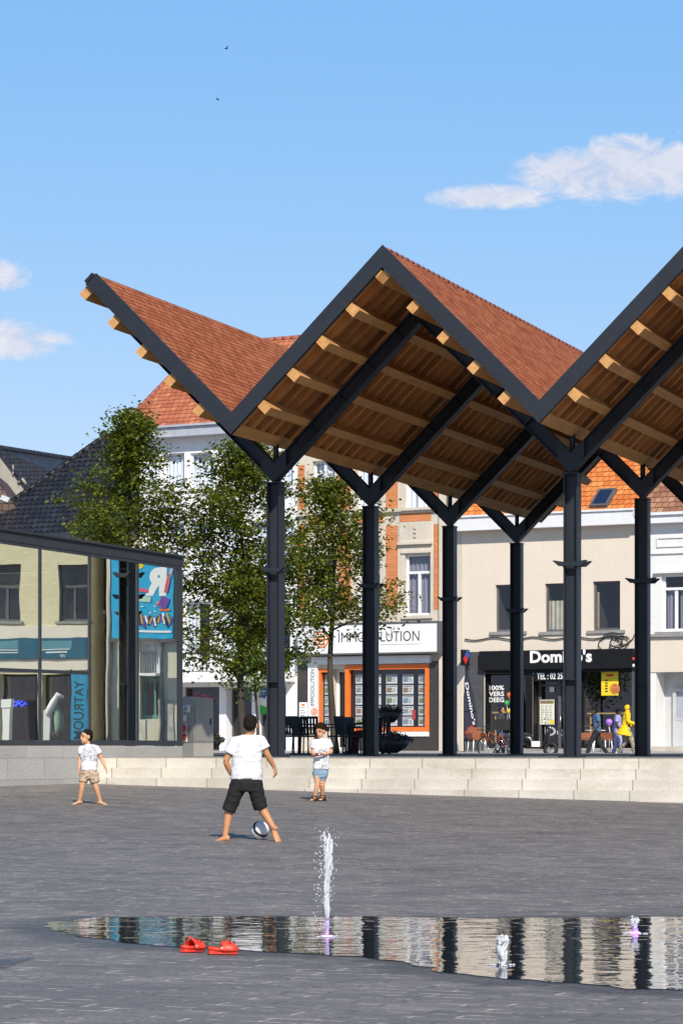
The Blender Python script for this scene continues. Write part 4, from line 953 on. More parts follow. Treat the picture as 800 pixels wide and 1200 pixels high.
b = MB(); b.prism([(-w_ / 2, h_ * .35), (w_ / 2, h_ * .25), (w_ / 2, h_), (-w_ / 2, h_)], -.004, -.0005); b.build('white_field', LWHITE, t)
b = MB(); b.prism([(-w_ / 2, h_ * .62), (w_ * .2, h_ * .55), (w_ / 2, h_ * .74), (w_ / 2, h_), (-w_ / 2, h_)], -.007, -.0045); b.build('blue_field', BLUE, t)
b = MB(); b.box(-w_ * .3, w_ * .3, -.009, -.0075, h_ * .8, h_ * .84); b.box(-w_ * .3, w_ * .1, -.009, -.0075, h_ * .73, h_ * .76); b.build('printed_lines', LWHITE, t)

# ---- slate roofed house, and the gable behind it
SLATE = tiles('glazed_black_tiles', (0.012, 0.013, 0.018, 1), (0.022, 0.023, 0.03, 1), (0.036, 0.038, 0.048, 1), 0.27, 0.33, rough=0.5, bump=1.0, scallop=0.5, spec=0.3)
f3 = Fac(70)
h3 = thing('slate_house', 'house with steep glossy black tiled hipped roof behind the glass pavilion', 'house', f3.loc, f3.rz)
x0, x1 = f3.X(-30), f3.X(163); ze = f3.Z(70, 628)
wall_mesh(x0, x1, -.1, ze, [f3.r(a, 690, a + 22, 750) for a in (0, 40, 80, 120)], .2, back=10.0).build('wall', [CREAM, CREAM, ROOM], h3)
for a in (0, 40, 80, 120): window(h3, f3.r(a, 690, a + 22, 750), WHITEF, d=.12, curtain=CURT)
xr = f3.X(108) - 2.9; rp = 5.0; zr = EYE + (CY - 507) / FPX * (100 + FV.y * f3._a(108) + 4.3); xa = x0 - .4; xb = x1 + .1
b = MB(); b.quad((xa, -.5, ze), (xb, -.5, ze), (xb, rp, zr), (xr, rp, zr)); b.quad((xa, 2 * rp + .5, ze), (xa, -.5, ze), (xr, rp, zr)); b.quad((xb, 2 * rp + .5, ze), (xa, 2 * rp + .5, ze), (xr, rp, zr), (xb, rp, zr)); b.quad((xb, -.5, ze), (xb, 2 * rp + .5, ze), (xb, rp, zr)); b.build('roof', SLATE, h3)
ridge(h3, (xr, rp, zr), (xb, rp, zr), .11, SLATE, name='ridge_cap'); ridge(h3, (xa, -.5, ze), (xr, rp, zr), .10, SLATE, name='ridge_cap')
b = MB(); b.ball((xr, rp, zr + .06), .19, 10, 7); b.build('ridge_finial', SLATE, h3)
b = MB(); b.box(xa, xb, -.62, -.48, ze - .12, ze + .04); b.build('gutter', DARK, h3)

GSTONE = plain('grey_gable_stone', (0.33, 0.30, 0.26), 0.85, var=0.25, scale=0.8, bump=0.3, streak=0.4)
BSL = tiles('blue_slates', (0.022, 0.024, 0.03, 1), (0.032, 0.034, 0.042, 1), (0.045, 0.047, 0.056, 1), 0.25, 0.2, rough=0.5)
Yg = 122.0
gp = at(0, 880, Yg); h2 = thing('gabled_house', 'grey stone gable with blue slate roof at the far left skyline', 'house', (gp.x, gp.y, -.1), 0)
q = lambda px, py: ((px - CX) / FPX * Yg - gp.x, EYE + (CY - py) / FPX * Yg + .1)
b = MB(); b.prism([(q(-60, 0)[0], 0), (q(60, 0)[0], 0), q(62, 612), q(38, 574), q(17, 556), q(16, 546), q(2, 527), q(-3, 527), q(-60, 620)], 0, .5); b.build('gable_wall', GSTONE, h2)
b = MB(); b.prism([q(17, 556), q(15.5, 556), q(15, 545), q(17, 545)], -.15, -.001); b.tube([(*q(22, 566)[:1], -.05, q(22, 566)[1]), (q(27, 562)[0], -.05, q(27, 562)[1]), (q(31, 568)[0], -.05, q(31, 568)[1])], .08, 6); b.build('wall_anchor', GSTONE, h2)
b = MB(); A_, B_ = q(0, 521), q(75, 541); dk = 9.0
b.quad((q(-3, 526)[0], -.2, q(-3, 526)[1]), (q(66, 618)[0], -.2, q(66, 618)[1]), (q(66, 618)[0] + 7.0, dk, q(66, 618)[1]), (q(-3, 526)[0] + 3.4, dk, q(-3, 521)[1] + .1))
b.quad((q(-60, 622)[0], -.2, q(-60, 622)[1]), (q(-3, 526)[0], -.2, q(-3, 526)[1]), (q(-3, 526)[0] + 3.4, dk, q(-3, 521)[1] + .1), (q(-60, 622)[0] + 3, dk, q(-60, 622)[1]))
b.build('roof', BSL, h2)
ridge(h2, (q(-3, 526)[0], -.2, q(-3, 525)[1]), (q(-3, 526)[0] + 3.4, dk, q(-3, 521)[1] + .1), .12, BSL)
Yb = 114.0; gp = at(-10, 880, Yb); hb = thing('brown_roofed_house', 'low house with dark brown tiled roof and small rooflight at the far left', 'house', (gp.x, gp.y, -.1), 0)
q = lambda px, py: ((px - CX) / FPX * Yb - gp.x, EYE + (CY - py) / FPX * Yb + .1)
b = MB(); b.box(q(-70, 0)[0], q(24, 0)[0], 0, 6, 0, q(0, 622)[1]); b.build('wall', GSTONE, hb)
DBT = tiles('dark_brown_tiles', (0.07, 0.045, 0.035, 1), (0.11, 0.07, 0.055, 1), (0.15, 0.10, 0.08, 1), 0.24, 0.28)
b = MB(); e0, e1 = q(34, 612), q(-12, 550)
b.quad((e1[0], -.3, e1[1]), (e0[0], -.3, e0[1]), (e0[0], 6.3, e0[1]), (e1[0], 6.3, e1[1])); el = q(-70, 622)
b.quad((el[0], -.3, el[1]), (e1[0], -.3, e1[1]), (e1[0], 6.3, e1[1]), (el[0], 6.3, el[1])); b.prism([(el[0], el[1]), (e0[0], e0[1] - .02), (e1[0], e1[1] - .02)], -.25, -.1); b.build('roof', DBT, hb)
b = MB(); c = q(7, 585); b.obox((c[0], -.25, c[1]), (.16, 0, -.06), (0, .05, 0), (.05, 0, .09)); b.build('rooflight', plain('rooflight_glass', (0.5, 0.55, 0.6), 0.2), hb)
# ------------------------------------------------------------------ street fronts that the pavilion's glass mirrors (they stand to the right, outside the frame)
YBRK = bricks('yellow_brick', (0.66, 0.58, 0.36, 1), (0.74, 0.66, 0.43, 1), (0.58, 0.52, 0.38, 1), 0.22, 0.075, 0.008, rough=0.8, bump=0.15, dirt=0.06, mottle=0.12)
TEAL = plain('teal_fascia', (0.012, 0.10, 0.17), 0.4); TEAL2 = plain('pale_teal', (0.10, 0.26, 0.32), 0.4)
fa = Vir(20)
ha = thing('yellow_brick_house', 'pale yellow brick house with teal shop fascia mirrored in the left glass panes', 'house', fa.loc, fa.rz)
x0, x1 = fa.X(105), fa.X(-120)
opa = [fa.r(a, 662, c_, 728) for a, c_ in ((67, 104), (-12, 23), (-90, -52))]; opg = [fa.r(a, 790, c_, 874) for a, c_ in ((-2, 45), (49, 103), (-110, -10))]
NROOM = plain('navy_room', (0.012, 0.075, 0.17), .9)
wall_mesh(x0, x1, -.1, 11.0, opa + [o_ + (0.9,) for o_ in opg], .2).build('wall', [YBRK, YBRK, NROOM], ha)
for rc in opa: window(ha, rc, GREYF, d=.14, fw=.08, mull=((.5, 0, .6),), trans=(.62,), sill=(.1, .08, .1))
for rc in opg: window(ha, rc, SHOPB, d=.35, fw=.08, pane=glass('dark_shop_glass', (.85, .9, 1.0, 1), .02, clear=1.0), name='shop_window')
CR2 = plain('pale_cream_band', (0.74, 0.66, 0.55), 0.7, var=.05)
for nm, y_0, y_1, mt, o_ in (('cream_band', 735, 749.5, CR2, .05), ('shop_fascia', 750, 773, TEAL, .12), ('cream_band', 773.5, 787, CR2, .05)):
    rc = fa.r(-119, y_0, 104, y_1); rect_panel(ha, nm, rc, o_, mt, o_)
b = MB()
for (a, c_, y_0, y_1) in ((50, 83, 760.5, 761.5), (55, 79, 763.5, 765), (-2, 23, 761, 762), (-2, 23, 764, 765)): rc = fa.r(a, y_0, c_, y_1); b.box(rc[0], rc[1], -.13, -.121, rc[2], rc[3])
b.build('sign_line', LWHITE, ha)
rc = fa.r(50, 751, 85, 760); rect_panel(ha, 'fascia_panel', rc, .125, TEAL2, .004); rc = fa.r(-2, 751, 23, 760); rect_panel(ha, 'fascia_panel', rc, .125, TEAL2, .004)
rc = fa.r(66, 767, 82, 770.5); b = letters('VIP', ((rc[0] + rc[1]) / 2, -.13, (rc[2] + rc[3]) / 2), height=rc[3] - rc[2]); b.build('lettering', LWHITE, ha)
CYAN = plain('cyan_print', (0.015, 0.36, 0.62), 0.5, var=.08)
def onv(fac, px, py, out): return fac.loc + Matrix.Rotation(fac.rz, 3, 'Z') @ Vector((fac.X(px, out), -out, fac.Z(px, py, out)))
loc = onv(fa, 92.5, 880, 1.0); loc.z = 0
t = thing('upright_banner', 'tall blue banner with dark sideways writing mirrored in the pavilion glass', 'banner', loc, fa.rz)
w_ = 21 / FPX * 102; zt_, zb_ = fa.Z(92, 789), fa.Z(92, 869)
b = MB(); b.box(-w_ / 2, w_ / 2, 0, .03, zb_, zt_); b.build('cloth', plain('blue_banner', (0.01, 0.24, 0.42), .6, var=.25, scale=1.5), t)
b = MB()
for s_ in (-1, 1): b.box(s_ * w_ / 2 - .03, s_ * w_ / 2 + .03, .03, .07, -.05, zt_ + .1); b.box(s_ * w_ / 2 - .2, s_ * w_ / 2 + .2, -.1, .25, -.05, 0)
b.build('pole', SHOPB, t)
me_ = letters('YATRUOM', (0, -.006, (zt_ + zb_) / 2 - .1), width=(zt_ - zb_) * .86, height=w_ * .62, bold=.01)
M3 = Matrix.Rotation(R(90), 3, 'Y'); c_ = Vector((0, -.006, (zt_ + zb_) / 2 - .1)); me_.v = [c_ + M3 @ (v_ - c_) for v_ in me_.v]; me_.build('lettering', plain('banner_ink', (.004, .03, .07), .6), t)
# a white post and a blue lit figure in the shop, a statue-like stand before it
loc = onv(fa, 7.5, 880, .9); loc.z = 0
t = thing('white_pillar', 'white square post with a wider cap mirrored in the leftmost lower pane', 'post', loc, fa.rz)
b = MB(); b.box(-.14, .14, -.14, .14, .2, 1.55); b.build('shaft', LWHITE, t, bevel=.01); b = MB(); b.box(-.17, .17, -.17, .17, 1.553, 1.85); b.build('cap', LWHITE, t, bevel=.02); b = MB(); b.box(-.3, .3, -.3, .3, -.05, .2); b.build('base', BLUE, t, bevel=.02)
NEON = bpy.data.materials.new('blue_neon'); NEON.use_nodes = True; bs_ = NEON.node_tree.nodes['Principled BSDF']; bs_.inputs['Base Color'].default_value = (.01, .02, .3, 1); bs_.inputs['Emission Color'].default_value = (.03, .06, 1, 1); bs_.inputs['Emission Strength'].default_value = 2.2
loc = onv(fa, 20, 826, -.2); t = thing('neon_sign', 'small glowing blue neon squiggle mirrored in the leftmost lower pane', 'neon sign', loc, fa.rz)
b = MB(); b.tube([(-.35 + .07 * i, 0, .07 * math.sin(i * 1.7)) for i in range(11)], .03, 6); b.tube([(-.2 + .06 * i, -.02, .1 + .05 * math.cos(i * 2.1)) for i in range(7)], .02, 6); b.build('tube', NEON, t)
loc = onv(fa, 62, 880, 1.1); loc.z = 0
SHEET = plain('white_sheet', (.68, .66, .66), .85, var=.12); SAGE = plain('sage_cloth', (.22, .32, .26), .85, var=.25)
t = thing('folded_parasol', 'white and sage parasol folded over a white board mirrored beside the blue banner', 'parasol', loc, fa.rz)
b = MB(); b.box(.12, .34, -.05, .05, 0, 1.45); b.build('board', SHEET, t)
b = MB(); b.tube([(-.38, 0, 1.92), (-.18, 0, 1.98), (.0, -.04, 1.72), (.16, -.06, 1.4), (.2, -.05, 1.25)], [.05, .12, .13, .12, .06], 8); b.build('white_canopy', SHEET, t)
b = MB(); b.tube([(.1, .1, 1.85), (-.05, .1, 1.55), (-.16, .08, 1.2), (-.2, .06, .85), (-.12, .06, .6)], [.05, .14, .19, .17, .06], 8); b.build('sage_canopy', SAGE, t)
b = MB(); b.tube([(-.1, .06, 0), (-.1, .06, 2.0)], .025, 6); b.tube([(-.3, .05, .05), (.05, .0, .75)], .02, 6); b.tube([(.1, .05, .05), (-.25, .0, .75)], .02, 6); b.box(-.3, .15, -.2, .25, -.02, .04); b.build('pole', DARK, t)

fb = Vir(165)
PALE = plain('pale_plaster', (0.60, 0.56, 0.45), .8, var=.08, scale=.6, streak=.3)
hb2 = thing('pale_plaster_house', 'pale plaster house with cyan banner and small balcony mirrored in the last panes', 'house', fb.loc, fb.rz)
x0, x1 = fb.X(300), fb.X(124); dr_ = fb.r(163, 792, 188, 843) + (.35,); bd_ = fb.r(164, 752, 186, 791); w3 = [fb.r(a, 690, a + 26, 750) for a in (225, 265)]
wall_mesh(x0, x1, -.1, 10.0, [dr_, bd_] + w3, .2).build('wall', [PALE, PALE, ROOM], hb2)
DTEAL = plain('teal_door_paint', (.13, .27, .26), .5)
window(hb2, dr_, DTEAL, d=.25, fw=.14, mull=((.4, 0, 1),), name='door'); window(hb2, bd_, WHITEF, d=.12, fw=.08, curtain=CURT, name='balcony_door')
for rc in w3: window(hb2, rc, WHITEF, d=.12, curtain=CURT)
rc = fb.r(162, 789.5, 188, 792.5); b = MB(); b.box(rc[0], rc[1], -.7, 0, rc[2], rc[3]); b.build('balcony_slab', WPAINT, hb2)
b = MB(); zt_ = fb.Z(175, 765)
for i in range(15): x = rc[0] + (rc[1] - rc[0]) * i / 14; b.box(x - .012, x + .012, -.69, -.665, rc[3], zt_)
b.box(rc[0], rc[1], -.7, -.655, zt_, zt_ + .05); b.build('balcony_rail', GREYF, hb2)
rc = fb.r(162, 844, 184, 870); b = MB(); b.box(rc[0], rc[1], -1.3, -1.1, -.1, rc[3]); b.build('stoop_wall', plain('mottled_concrete', (.5, .48, .40), .85, var=.35, scale=3), hb2)
b = MB()
for px in (129, 189): b.tube([(fb.X(px), -.08, 0), (fb.X(px), -.08, 9.5)], .07, 8)
b.build('downpipe', MATS['grey_zinc'], hb2)
rc = fb.r(185, 820, 203, 870); rect_panel(hb2, 'patched_render', (rc[0], rc[1], -.1, rc[3]), .03, plain('patched_render', (.42, .41, .36), .9, var=.4, scale=4), .03)
loc = onv(fb, 165.5, 748, .25); t = thing('event_banner', 'big cyan banner with a white letter and tiny dancing figures mirrored in the last panes', 'banner', loc, fb.rz)
hw = 75 / FPX * 102 / 2; hh = 104 / FPX * 102
b = MB(); b.box(-hw, hw, 0, .03, 0, hh); b.build('cloth', CYAN, t)
b = MB(); b.box(-hw - .1, hw + .1, -.01, .08, -.12, -.01); b.build('bottom_bar', GREYF, t)
v2 = lambda px, py: (-((px - 165.5) / FPX * 102), -.012, (748 - py) / FPX * 102)
b = letters('R', v2(182.5, 683), width=.80, height=1.0, bold=.06); b.build('white_letter', LWHITE, t)
b = MB(); b.disc(v2(163.5, 662), (0, -1, 0), .17, 16); b.build('sun_print', YEL, t)
PINK = plain('pink_print', (.62, .10, .18), .6); VIO = plain('violet_print', (.14, .06, .32), .6)
rnd = random.Random(5)
def streak_(px, py, dx, dz, wd, mt, nm):
    p = Vector(v2(px, py)); b = MB(); d_ = Vector((dx, 0, dz)); n_ = Vector((-dz, 0, dx)).normalized() * wd; b.obox(p + Vector((0, -.008, 0)), d_, (0, .003, 0), n_); b.build(nm, mt, t)
streak_(197, 685, -.05, .32, .055, PINK, 'pink_stroke'); streak_(200.5, 672, -.08, .26, .05, plain('lilac_print', (.5, .45, .6), .6), 'lilac_stroke'); streak_(167, 693, .2, .04, .06, PINK, 'pink_stroke'); streak_(168, 703, .25, .03, .09, plain('mint_print', (.45, .62, .5), .6), 'mint_cloud')
streak_(193, 708, .14, .05, .20, VIO, 'violet_shape'); streak_(186, 708, .06, .0, .06, ORNG, 'orange_shape'); streak_(194, 716, .16, .0, .035, ORNG, 'orange_shape')
for i in range(15):
    px = 164 + i * 2.6; streak_(px, 730 - rnd.uniform(0, 5), rnd.uniform(-.06, .06), rnd.uniform(.12, .2), .035, (INK, WOODC, VIO, LWHITE)[i % 4], 'dancing_figure')
for i in range(6): streak_(rnd.uniform(165, 200), rnd.uniform(707, 722), .04, .01, .018, LWHITE, 'white_fleck')
streak_(182, 740, .58, 0, .035, LWHITE, 'caption_strip')

fc = Vir(115, 103.5)
hc = thing('dark_brick_house', 'narrow dark brick front between the two pale houses in the mirrored street', 'house', fc.loc, fc.rz)
DBRK = bricks('dark_brick', (.05, .04, .035, 1), (.075, .06, .05, 1), (.06, .06, .055, 1), .22, .075)
x0, x1 = fc.X(123.6), fc.X(105.5); oc = [fc.r(109, 690, 120, 730), fc.r(108, 790, 121, 874)]
wall_mesh(x0, x1, -.1, 9, oc, .2, back=6).build('wall', [DBRK, DBRK, ROOM], hc)
for rc in oc: window(hc, rc, GREYF, d=.12)
rc = fc.r(106, 716, 123, 719); b = MB(); b.box(rc[0], rc[1], -.1, -.001, rc[2], rc[3]); b.build('string_course', WPAINT, hc)

# ------------------------------------------------------------------ trees
BARK = plain('bark', (0.055, 0.045, 0.035), .9, var=.35, scale=4, bump=.5, bscale=18, stretch=(1, 1, .25))
def leaf_mat(name, c0, c1, c2):
    m, k, b, o = new_mat(name)
    g_ = k.add('ShaderNodeNewGeometry'); tc = k.add('ShaderNodeTexCoord')
    r_ = k.math('ADD', k.math('MULTIPLY', g_.outputs['Random Per Island'], .6), k.math('MULTIPLY', k.noise(tc.outputs['Object'], 1.1, 3), .5))
    c = k.ramp(r_, [(.15, c0), (.5, c1), (.95, c2)])
    k.link(c, b.inputs['Base Color']); b.inputs['Roughness'].default_value = .45; b.inputs['Specular IOR Level'].default_value = .35
    tr = k.add('ShaderNodeBsdfTranslucent'); k.link(k.mix(1.0, c, (1.5, 1.35, .5, 1), 'MULTIPLY'), tr.inputs['Color'])
    mx = k.add('ShaderNodeMixShader', Fac=.42); k.link(b.outputs[0], mx.inputs[1]); k.link(tr.outputs[0], mx.inputs[2]); k.link(mx.outputs[0], o.inputs[0])
    return m
LEAF = leaf_mat('linden_leaf', (.045, .078, .012), (.11, .155, .022), (.27, .255, .035))
LEAF2 = leaf_mat('fresh_leaf', (.09, .17, .02), (.14, .24, .03), (.2, .3, .05))
def tree(label, base, H, crown, clear, seed, dens=1.0, leaf=LEAF, tr=.10, lsz=.125, name='street_tree', lean=0.0):
    """crown: list of (height fraction, radius left, radius right) outline; limbs rise from the trunk and carry leaf sprays"""
    rnd = random.Random(seed); t = thing(name, label, 'tree', base, rnd.uniform(0, .01))
    tp = [Vector((lean * z + .06 * math.sin(z * 1.3 + seed), .05 * math.sin(z * 1.1 + 2 * seed), z)) for z in [H * .97 * i / 14 for i in range(15)]]
    b = MB(); b.tube(tp, [tr * (1 - .9 * i / 14) + .008 + (.05 if i == 0 else 0) for i in range(15)], 9)
    def trunk(z):
        u = max(0, min(13.99, z / (H * .97) * 14)); i = int(u); return tp[i].lerp(tp[i + 1], u - i)
    def rad(z, side):
        fr = z / H
        for i in range(len(crown) - 1):
            a, c = crown[i], crown[i + 1]
            if a[0] <= fr <= c[0]:
                q = (fr - a[0]) / (c[0] - a[0]); l = a[1] + (c[1] - a[1]) * q; r_ = a[2] + (c[2] - a[2]) * q
                return l + (r_ - l) * (side * .5 + .5)
        return 0.0
    sprays = []; z = clear; i = 0; ga = rnd.uniform(0, 6)
    while z < H * .96:
        ang = ga + i * 2.399 + rnd.uniform(-.3, .3); i += 1
        tipz = min(H * .985, z + H * rnd.uniform(.10, .22)); rr = rad(min(tipz, H * .98), math.cos(ang)) * rnd.uniform(.72, 1.08)
        p0 = trunk(z); tip = trunk(tipz) + Vector((math.cos(ang) * rr, math.sin(ang) * rr, 0)); mid = p0.lerp(tip, .5) + Vector((0, 0, -.08 * rr)) + Vector((rnd.uniform(-.1, .1), rnd.uniform(-.1, .1), rnd.uniform(-.05, .1)))
        r0 = max(.012, tr * .42 * (1 - z / H) + .008)
        b.tube([p0, p0.lerp(mid, .5) + Vector((0, 0, .03)), mid, tip], [r0, r0 * .75, r0 * .5, .006], 5)
        L = (tip - p0).length; n = max(6, int(L * 12.0))
        for j in range(n):
            u = .28 + .74 * (j + rnd.random()) / n; q = p0.lerp(mid, u * 2) if u < .5 else mid.lerp(tip, u * 2 - 1)
            tw = q + Vector((rnd.gauss(0, .30), rnd.gauss(0, .30), rnd.gauss(.02, .20))) * (.55 + .5 * min(1, rr))
            if rnd.random() < .45: b.tube([q, q.lerp(tw, .6) + Vector((0, 0, .03)), tw], [.008, .006, .003], 3, cap=False)
            sprays.append((tw, .15 + .12 * rnd.random(), u))
        z += H * rnd.uniform(.016, .028)
    for _ in range(10):
        q = trunk(H * rnd.uniform(.86, .97)); sprays.append((q + Vector((rnd.gauss(0, .12), rnd.gauss(0, .12), rnd.uniform(-.05, .2))), .16, 1))
    b.build('trunk', BARK, t)
    c = MB()
    for (p, sp, u) in sprays:
        if rnd.random() < .10: continue
        for _ in range(int(rnd.randint(24, 50) * dens)):
            q = p + Vector((rnd.gauss(0, sp), rnd.gauss(0, sp), rnd.gauss(0, sp * .55)))
            s = lsz * rnd.uniform(.55, 1.15); yaw = rnd.uniform(0, 6.283); droop = rnd.uniform(-.9, .35); rl = rnd.uniform(-.8, .8)
            d_ = Vector((math.cos(yaw) * math.cos(droop), math.sin(yaw) * math.cos(droop), math.sin(droop)))
            sd = d_.cross(Vector((0, 0, 1))).normalized(); up = sd.cross(d_); sd = (sd * math.cos(rl) + up * math.sin(rl)); up = sd.cross(d_)
            w_ = s * .42; f_ = up * (s * .10)
            c.quad(q, q + d_ * s * .45 + sd * w_ + f_, q + d_ * s, mi=0); c.f[-1] = c.f[-1]
            i3 = len(c.v); c.v.append(q + d_ * s * .45 - sd * w_ + f_); c.f.append((i3 - 3, i3 - 1, i3)); c.m.append(0); c.s.append(False)
    c.build('crown', leaf, t)
    return t
def foot(px, Y, z=0.0): return ((px - CX) / FPX * Y, Y, z)
YT = 77.0; K = YT / FPX
hp = lambda py: (CY - py) * K + EYE
tree('tall slender leafy tree rising behind the glass pavilion in front of the slate roof', foot(153, YT), hp(476), [(.30, 1.5, 1.3), (.48, 2.15, 1.6), (.62, 2.1, 1.65), (.72, 1.6, 1.6), (.84, .85, 1.2), (.93, .4, .45), (1.0, .08, .1)], hp(640) * .55, 3, 1.0)
tree('broad leafy tree with yellow lit top between the pavilion and the first dark column', foot(284, YT + 1), hp(506), [(.16, .9, .9), (.28, 2.1, 1.8), (.45, 2.25, 1.9), (.62, 2.05, 1.9), (.80, 1.6, 1.8), (.92, .95, 1.15), (1.0, .2, .3)], hp(800), 21, 1.1)
tree('shaded leafy tree between two dark columns in front of the estate agent', foot(389, YT + 3), hp(545), [(.20, .5, .7), (.36, 1.3, 1.8), (.45, 1.6, 2.2), (.62, 1.55, 2.0), (.80, 1.25, 1.45), (.92, .7, .8), (1.0, .1, .1)], hp(742), 33, .85)
tree('small fresh green young tree glowing in sun below the broad tree crown', foot(300, 92), 4.1, [(.45, .5, .5), (.6, 1.0, .9), (.75, 1.0, 1.0), (.9, .6, .6), (1.0, .1, .1)], 1.9, 45, .5, LEAF2, .05, .13, 'young_tree')
# ------------------------------------------------------------------ terrace furniture
BLK = plain('black_rattan', (0.012, 0.012, 0.013), .5, var=.3, scale=20)
def chair(label, loc, rz, group):
    t = thing('terrace_chair', label, 'chair', loc, rz, group)
    b = MB(); b.box(-.22, .22, -.22, .22, .42, .46); b.build('seat', BLK, t, bevel=.01)
    b = MB()
    for i in range(6): b.obox((-.18 + .072 * i, .235, .68), (.024, 0, 0), (0, .010, 0), (0, .03, .19))
    b.obox((0, .268, .88), (.21, 0, 0), (0, .014, 0), (0, .004, .03)); b.obox((0, .205, .49), (.21, 0, 0), (0, .014, 0), (0, .002, .02)); b.build('backrest', BLK, t)
    for x in (-.2, .2):
        b = MB(); b.tube([(x, -.2, .42), (x * 1.05, -.22, 0)], .016, 6); b.build('leg', BLK, t)
        b = MB(); b.tube([(x, .27, .9), (x, .21, .45), (x * 1.05, .25, 0)], .016, 6); b.build('leg', BLK, t)
        b = MB(); b.tube([(x * 1.08, -.2, .44), (x * 1.1, -.2, .64), (x * 1.1, .22, .66)], .015, 6); b.build('armrest', BLK, t)
    return t
def table(label, loc, group):
    t = thing('terrace_table', label, 'table', loc, .2, group)
    b = MB(); b.box(-.35, .35, -.35, .35, .71, .74); b.build('table_top', BLK, t, bevel=.008)
    b = MB(); b.tube([(0, 0, .03), (0, 0, .71)], .03, 8); b.build('stem', BLK, t); b = MB(); b.box(-.25, .25, -.03, .03, 0, .03); b.box(-.03, .03, -.25, .25, 0, .028); b.build('base', BLK, t)
    return t
GC, GT = 'black terrace chairs under the canopy', 'black terrace tables under the canopy'
CL = 'black terrace chair crowded round the tables behind the boy with the toy'
c0 = chair(CL, foot(338, 70), -.3, GC)
for px, Y, rz in ((347, 68.5, 2.6), (356, 70.5, .4), (364, 69, 3.0), (398, 70, -.5), (408, 68.5, 2.2), (417, 70.5, .9), (442, 71, 3.4)): copy_tree(c0, None, Vector(foot(px, Y)), rz)
t0 = table('black square terrace table behind the boy with the toy', foot(351, 69.5), GT)
for px, Y in ((371, 70.2), (409, 69.6)): copy_tree(t0, None, Vector(foot(px, Y)), .3)
# wicker chairs by the pizza shop
WICK = plain('orange_wicker', (.25, .085, .035), .65, var=.4, scale=18)
def wchair(label, loc, rz, group='orange wicker chairs by the pizza shop'):
    t = thing('wicker_chair', label, 'chair', loc, rz, group)
    b = MB(); b.box(-.25, .25, -.24, .24, .42, .47); b.build('seat', WICK, t, bevel=.015)
    b = MB(); b.box(-.26, .26, .2, .25, .48, .86); b.box(-.27, -.23, -.2, .2, .48, .66); b.box(.23, .27, -.2, .2, .48, .66); b.build('backrest', WICK, t, bevel=.015)
    for x in (-.22, .22):
        for y in (-.2, .2): b = MB(); b.tube([(x, y, .42), (x * 1.15, y * 1.15, 0)], .02, 6); b.build('leg', LWHITE, t)
    return t
ZP = 0.0
def shop(px, out, z=0.0): p = onf(f, px, 880, out); p.z = z; return p
wchair('orange wicker chair with white legs behind the bicycle wheel', shop(558.5, 2.1), -.5 + .9)
wchair('orange wicker chair just behind the man in blue at the shop', shop(687, 2.2), -.5 - 1.2); wchair('orange wicker chair seen between the man in blue and the woman in yellow', shop(706, 1.9), -.5 + 1.5)
t = thing('white_table', 'small round white table between the wicker chairs outside the pizza shop', 'table', shop(697, 2.0), 0)
b = MB(); b.lathe([(.34, .72), (.35, .735), (.35, .75), (.02, .752)], n=20); b.build('table_top', LWHITE, t)
for a in range(3): b = MB(); b.tube([(.03 * math.cos(a * 2.1), .03 * math.sin(a * 2.1), .72), (.3 * math.cos(a * 2.1), .3 * math.sin(a * 2.1), 0)], .018, 6); b.build('leg', LWHITE, t)

# power cabinet
STL = plain('brushed_cabinet', (.36, .345, .31), .42, .55, var=.2, scale=2, stretch=(1, 1, .2))
STL2 = plain('cabinet_side', (.42, .40, .36), .5, .3, var=.12)
cb = thing('power_cabinet', 'stainless market power cabinet with white and red sockets at the pavilion corner', 'power cabinet', foot(231, 57), R(42))
b = MB(); b.box(-.30, .20, -.26, .26, 0, .26); b.build('base', STL2, cb, bevel=.005)
b = MB(); b.box(-.30, .20, -.26, .26, .265, 1.12); b.prism([(-.30, 1.121), (.20, 1.121), (.20, 1.135), (-.30, 1.165)], -.26, .26); b.build('body', STL, cb, bevel=.006)
b = MB(); b.box(-.27, .17, -.272, -.262, .30, 1.06); b.build('door', STL, cb, bevel=.004)
b = MB(); b.box(.10, .13, -.285, -.272, .62, .74); b.build('handle', DARK, cb)
for (y, z, mt, r_) in ((-.10, .93, LWHITE, .06), (.10, .93, LWHITE, .06), (.02, .745, LWHITE, .058), (.02, .55, RED, .07), (.02, .375, RED, .07)):
    b = MB(); b.obox((-.305, y, z), (.006, 0, 0), (0, r_ * 1.2, 0), (0, 0, r_ * 1.2)); sk = b.build('socket', LWHITE, cb)
    b = MB(); b.disc((-.311, y, z), (-1, 0, 0), r_, 16, thick=.05); b.build('socket_cap', mt, sk)
    b = MB(); b.disc((-.361, y, z), (-1, 0, 0), r_ * .4, 12, thick=.012); b.build('hinge', GREYF if mt is LWHITE else LWHITE, sk)

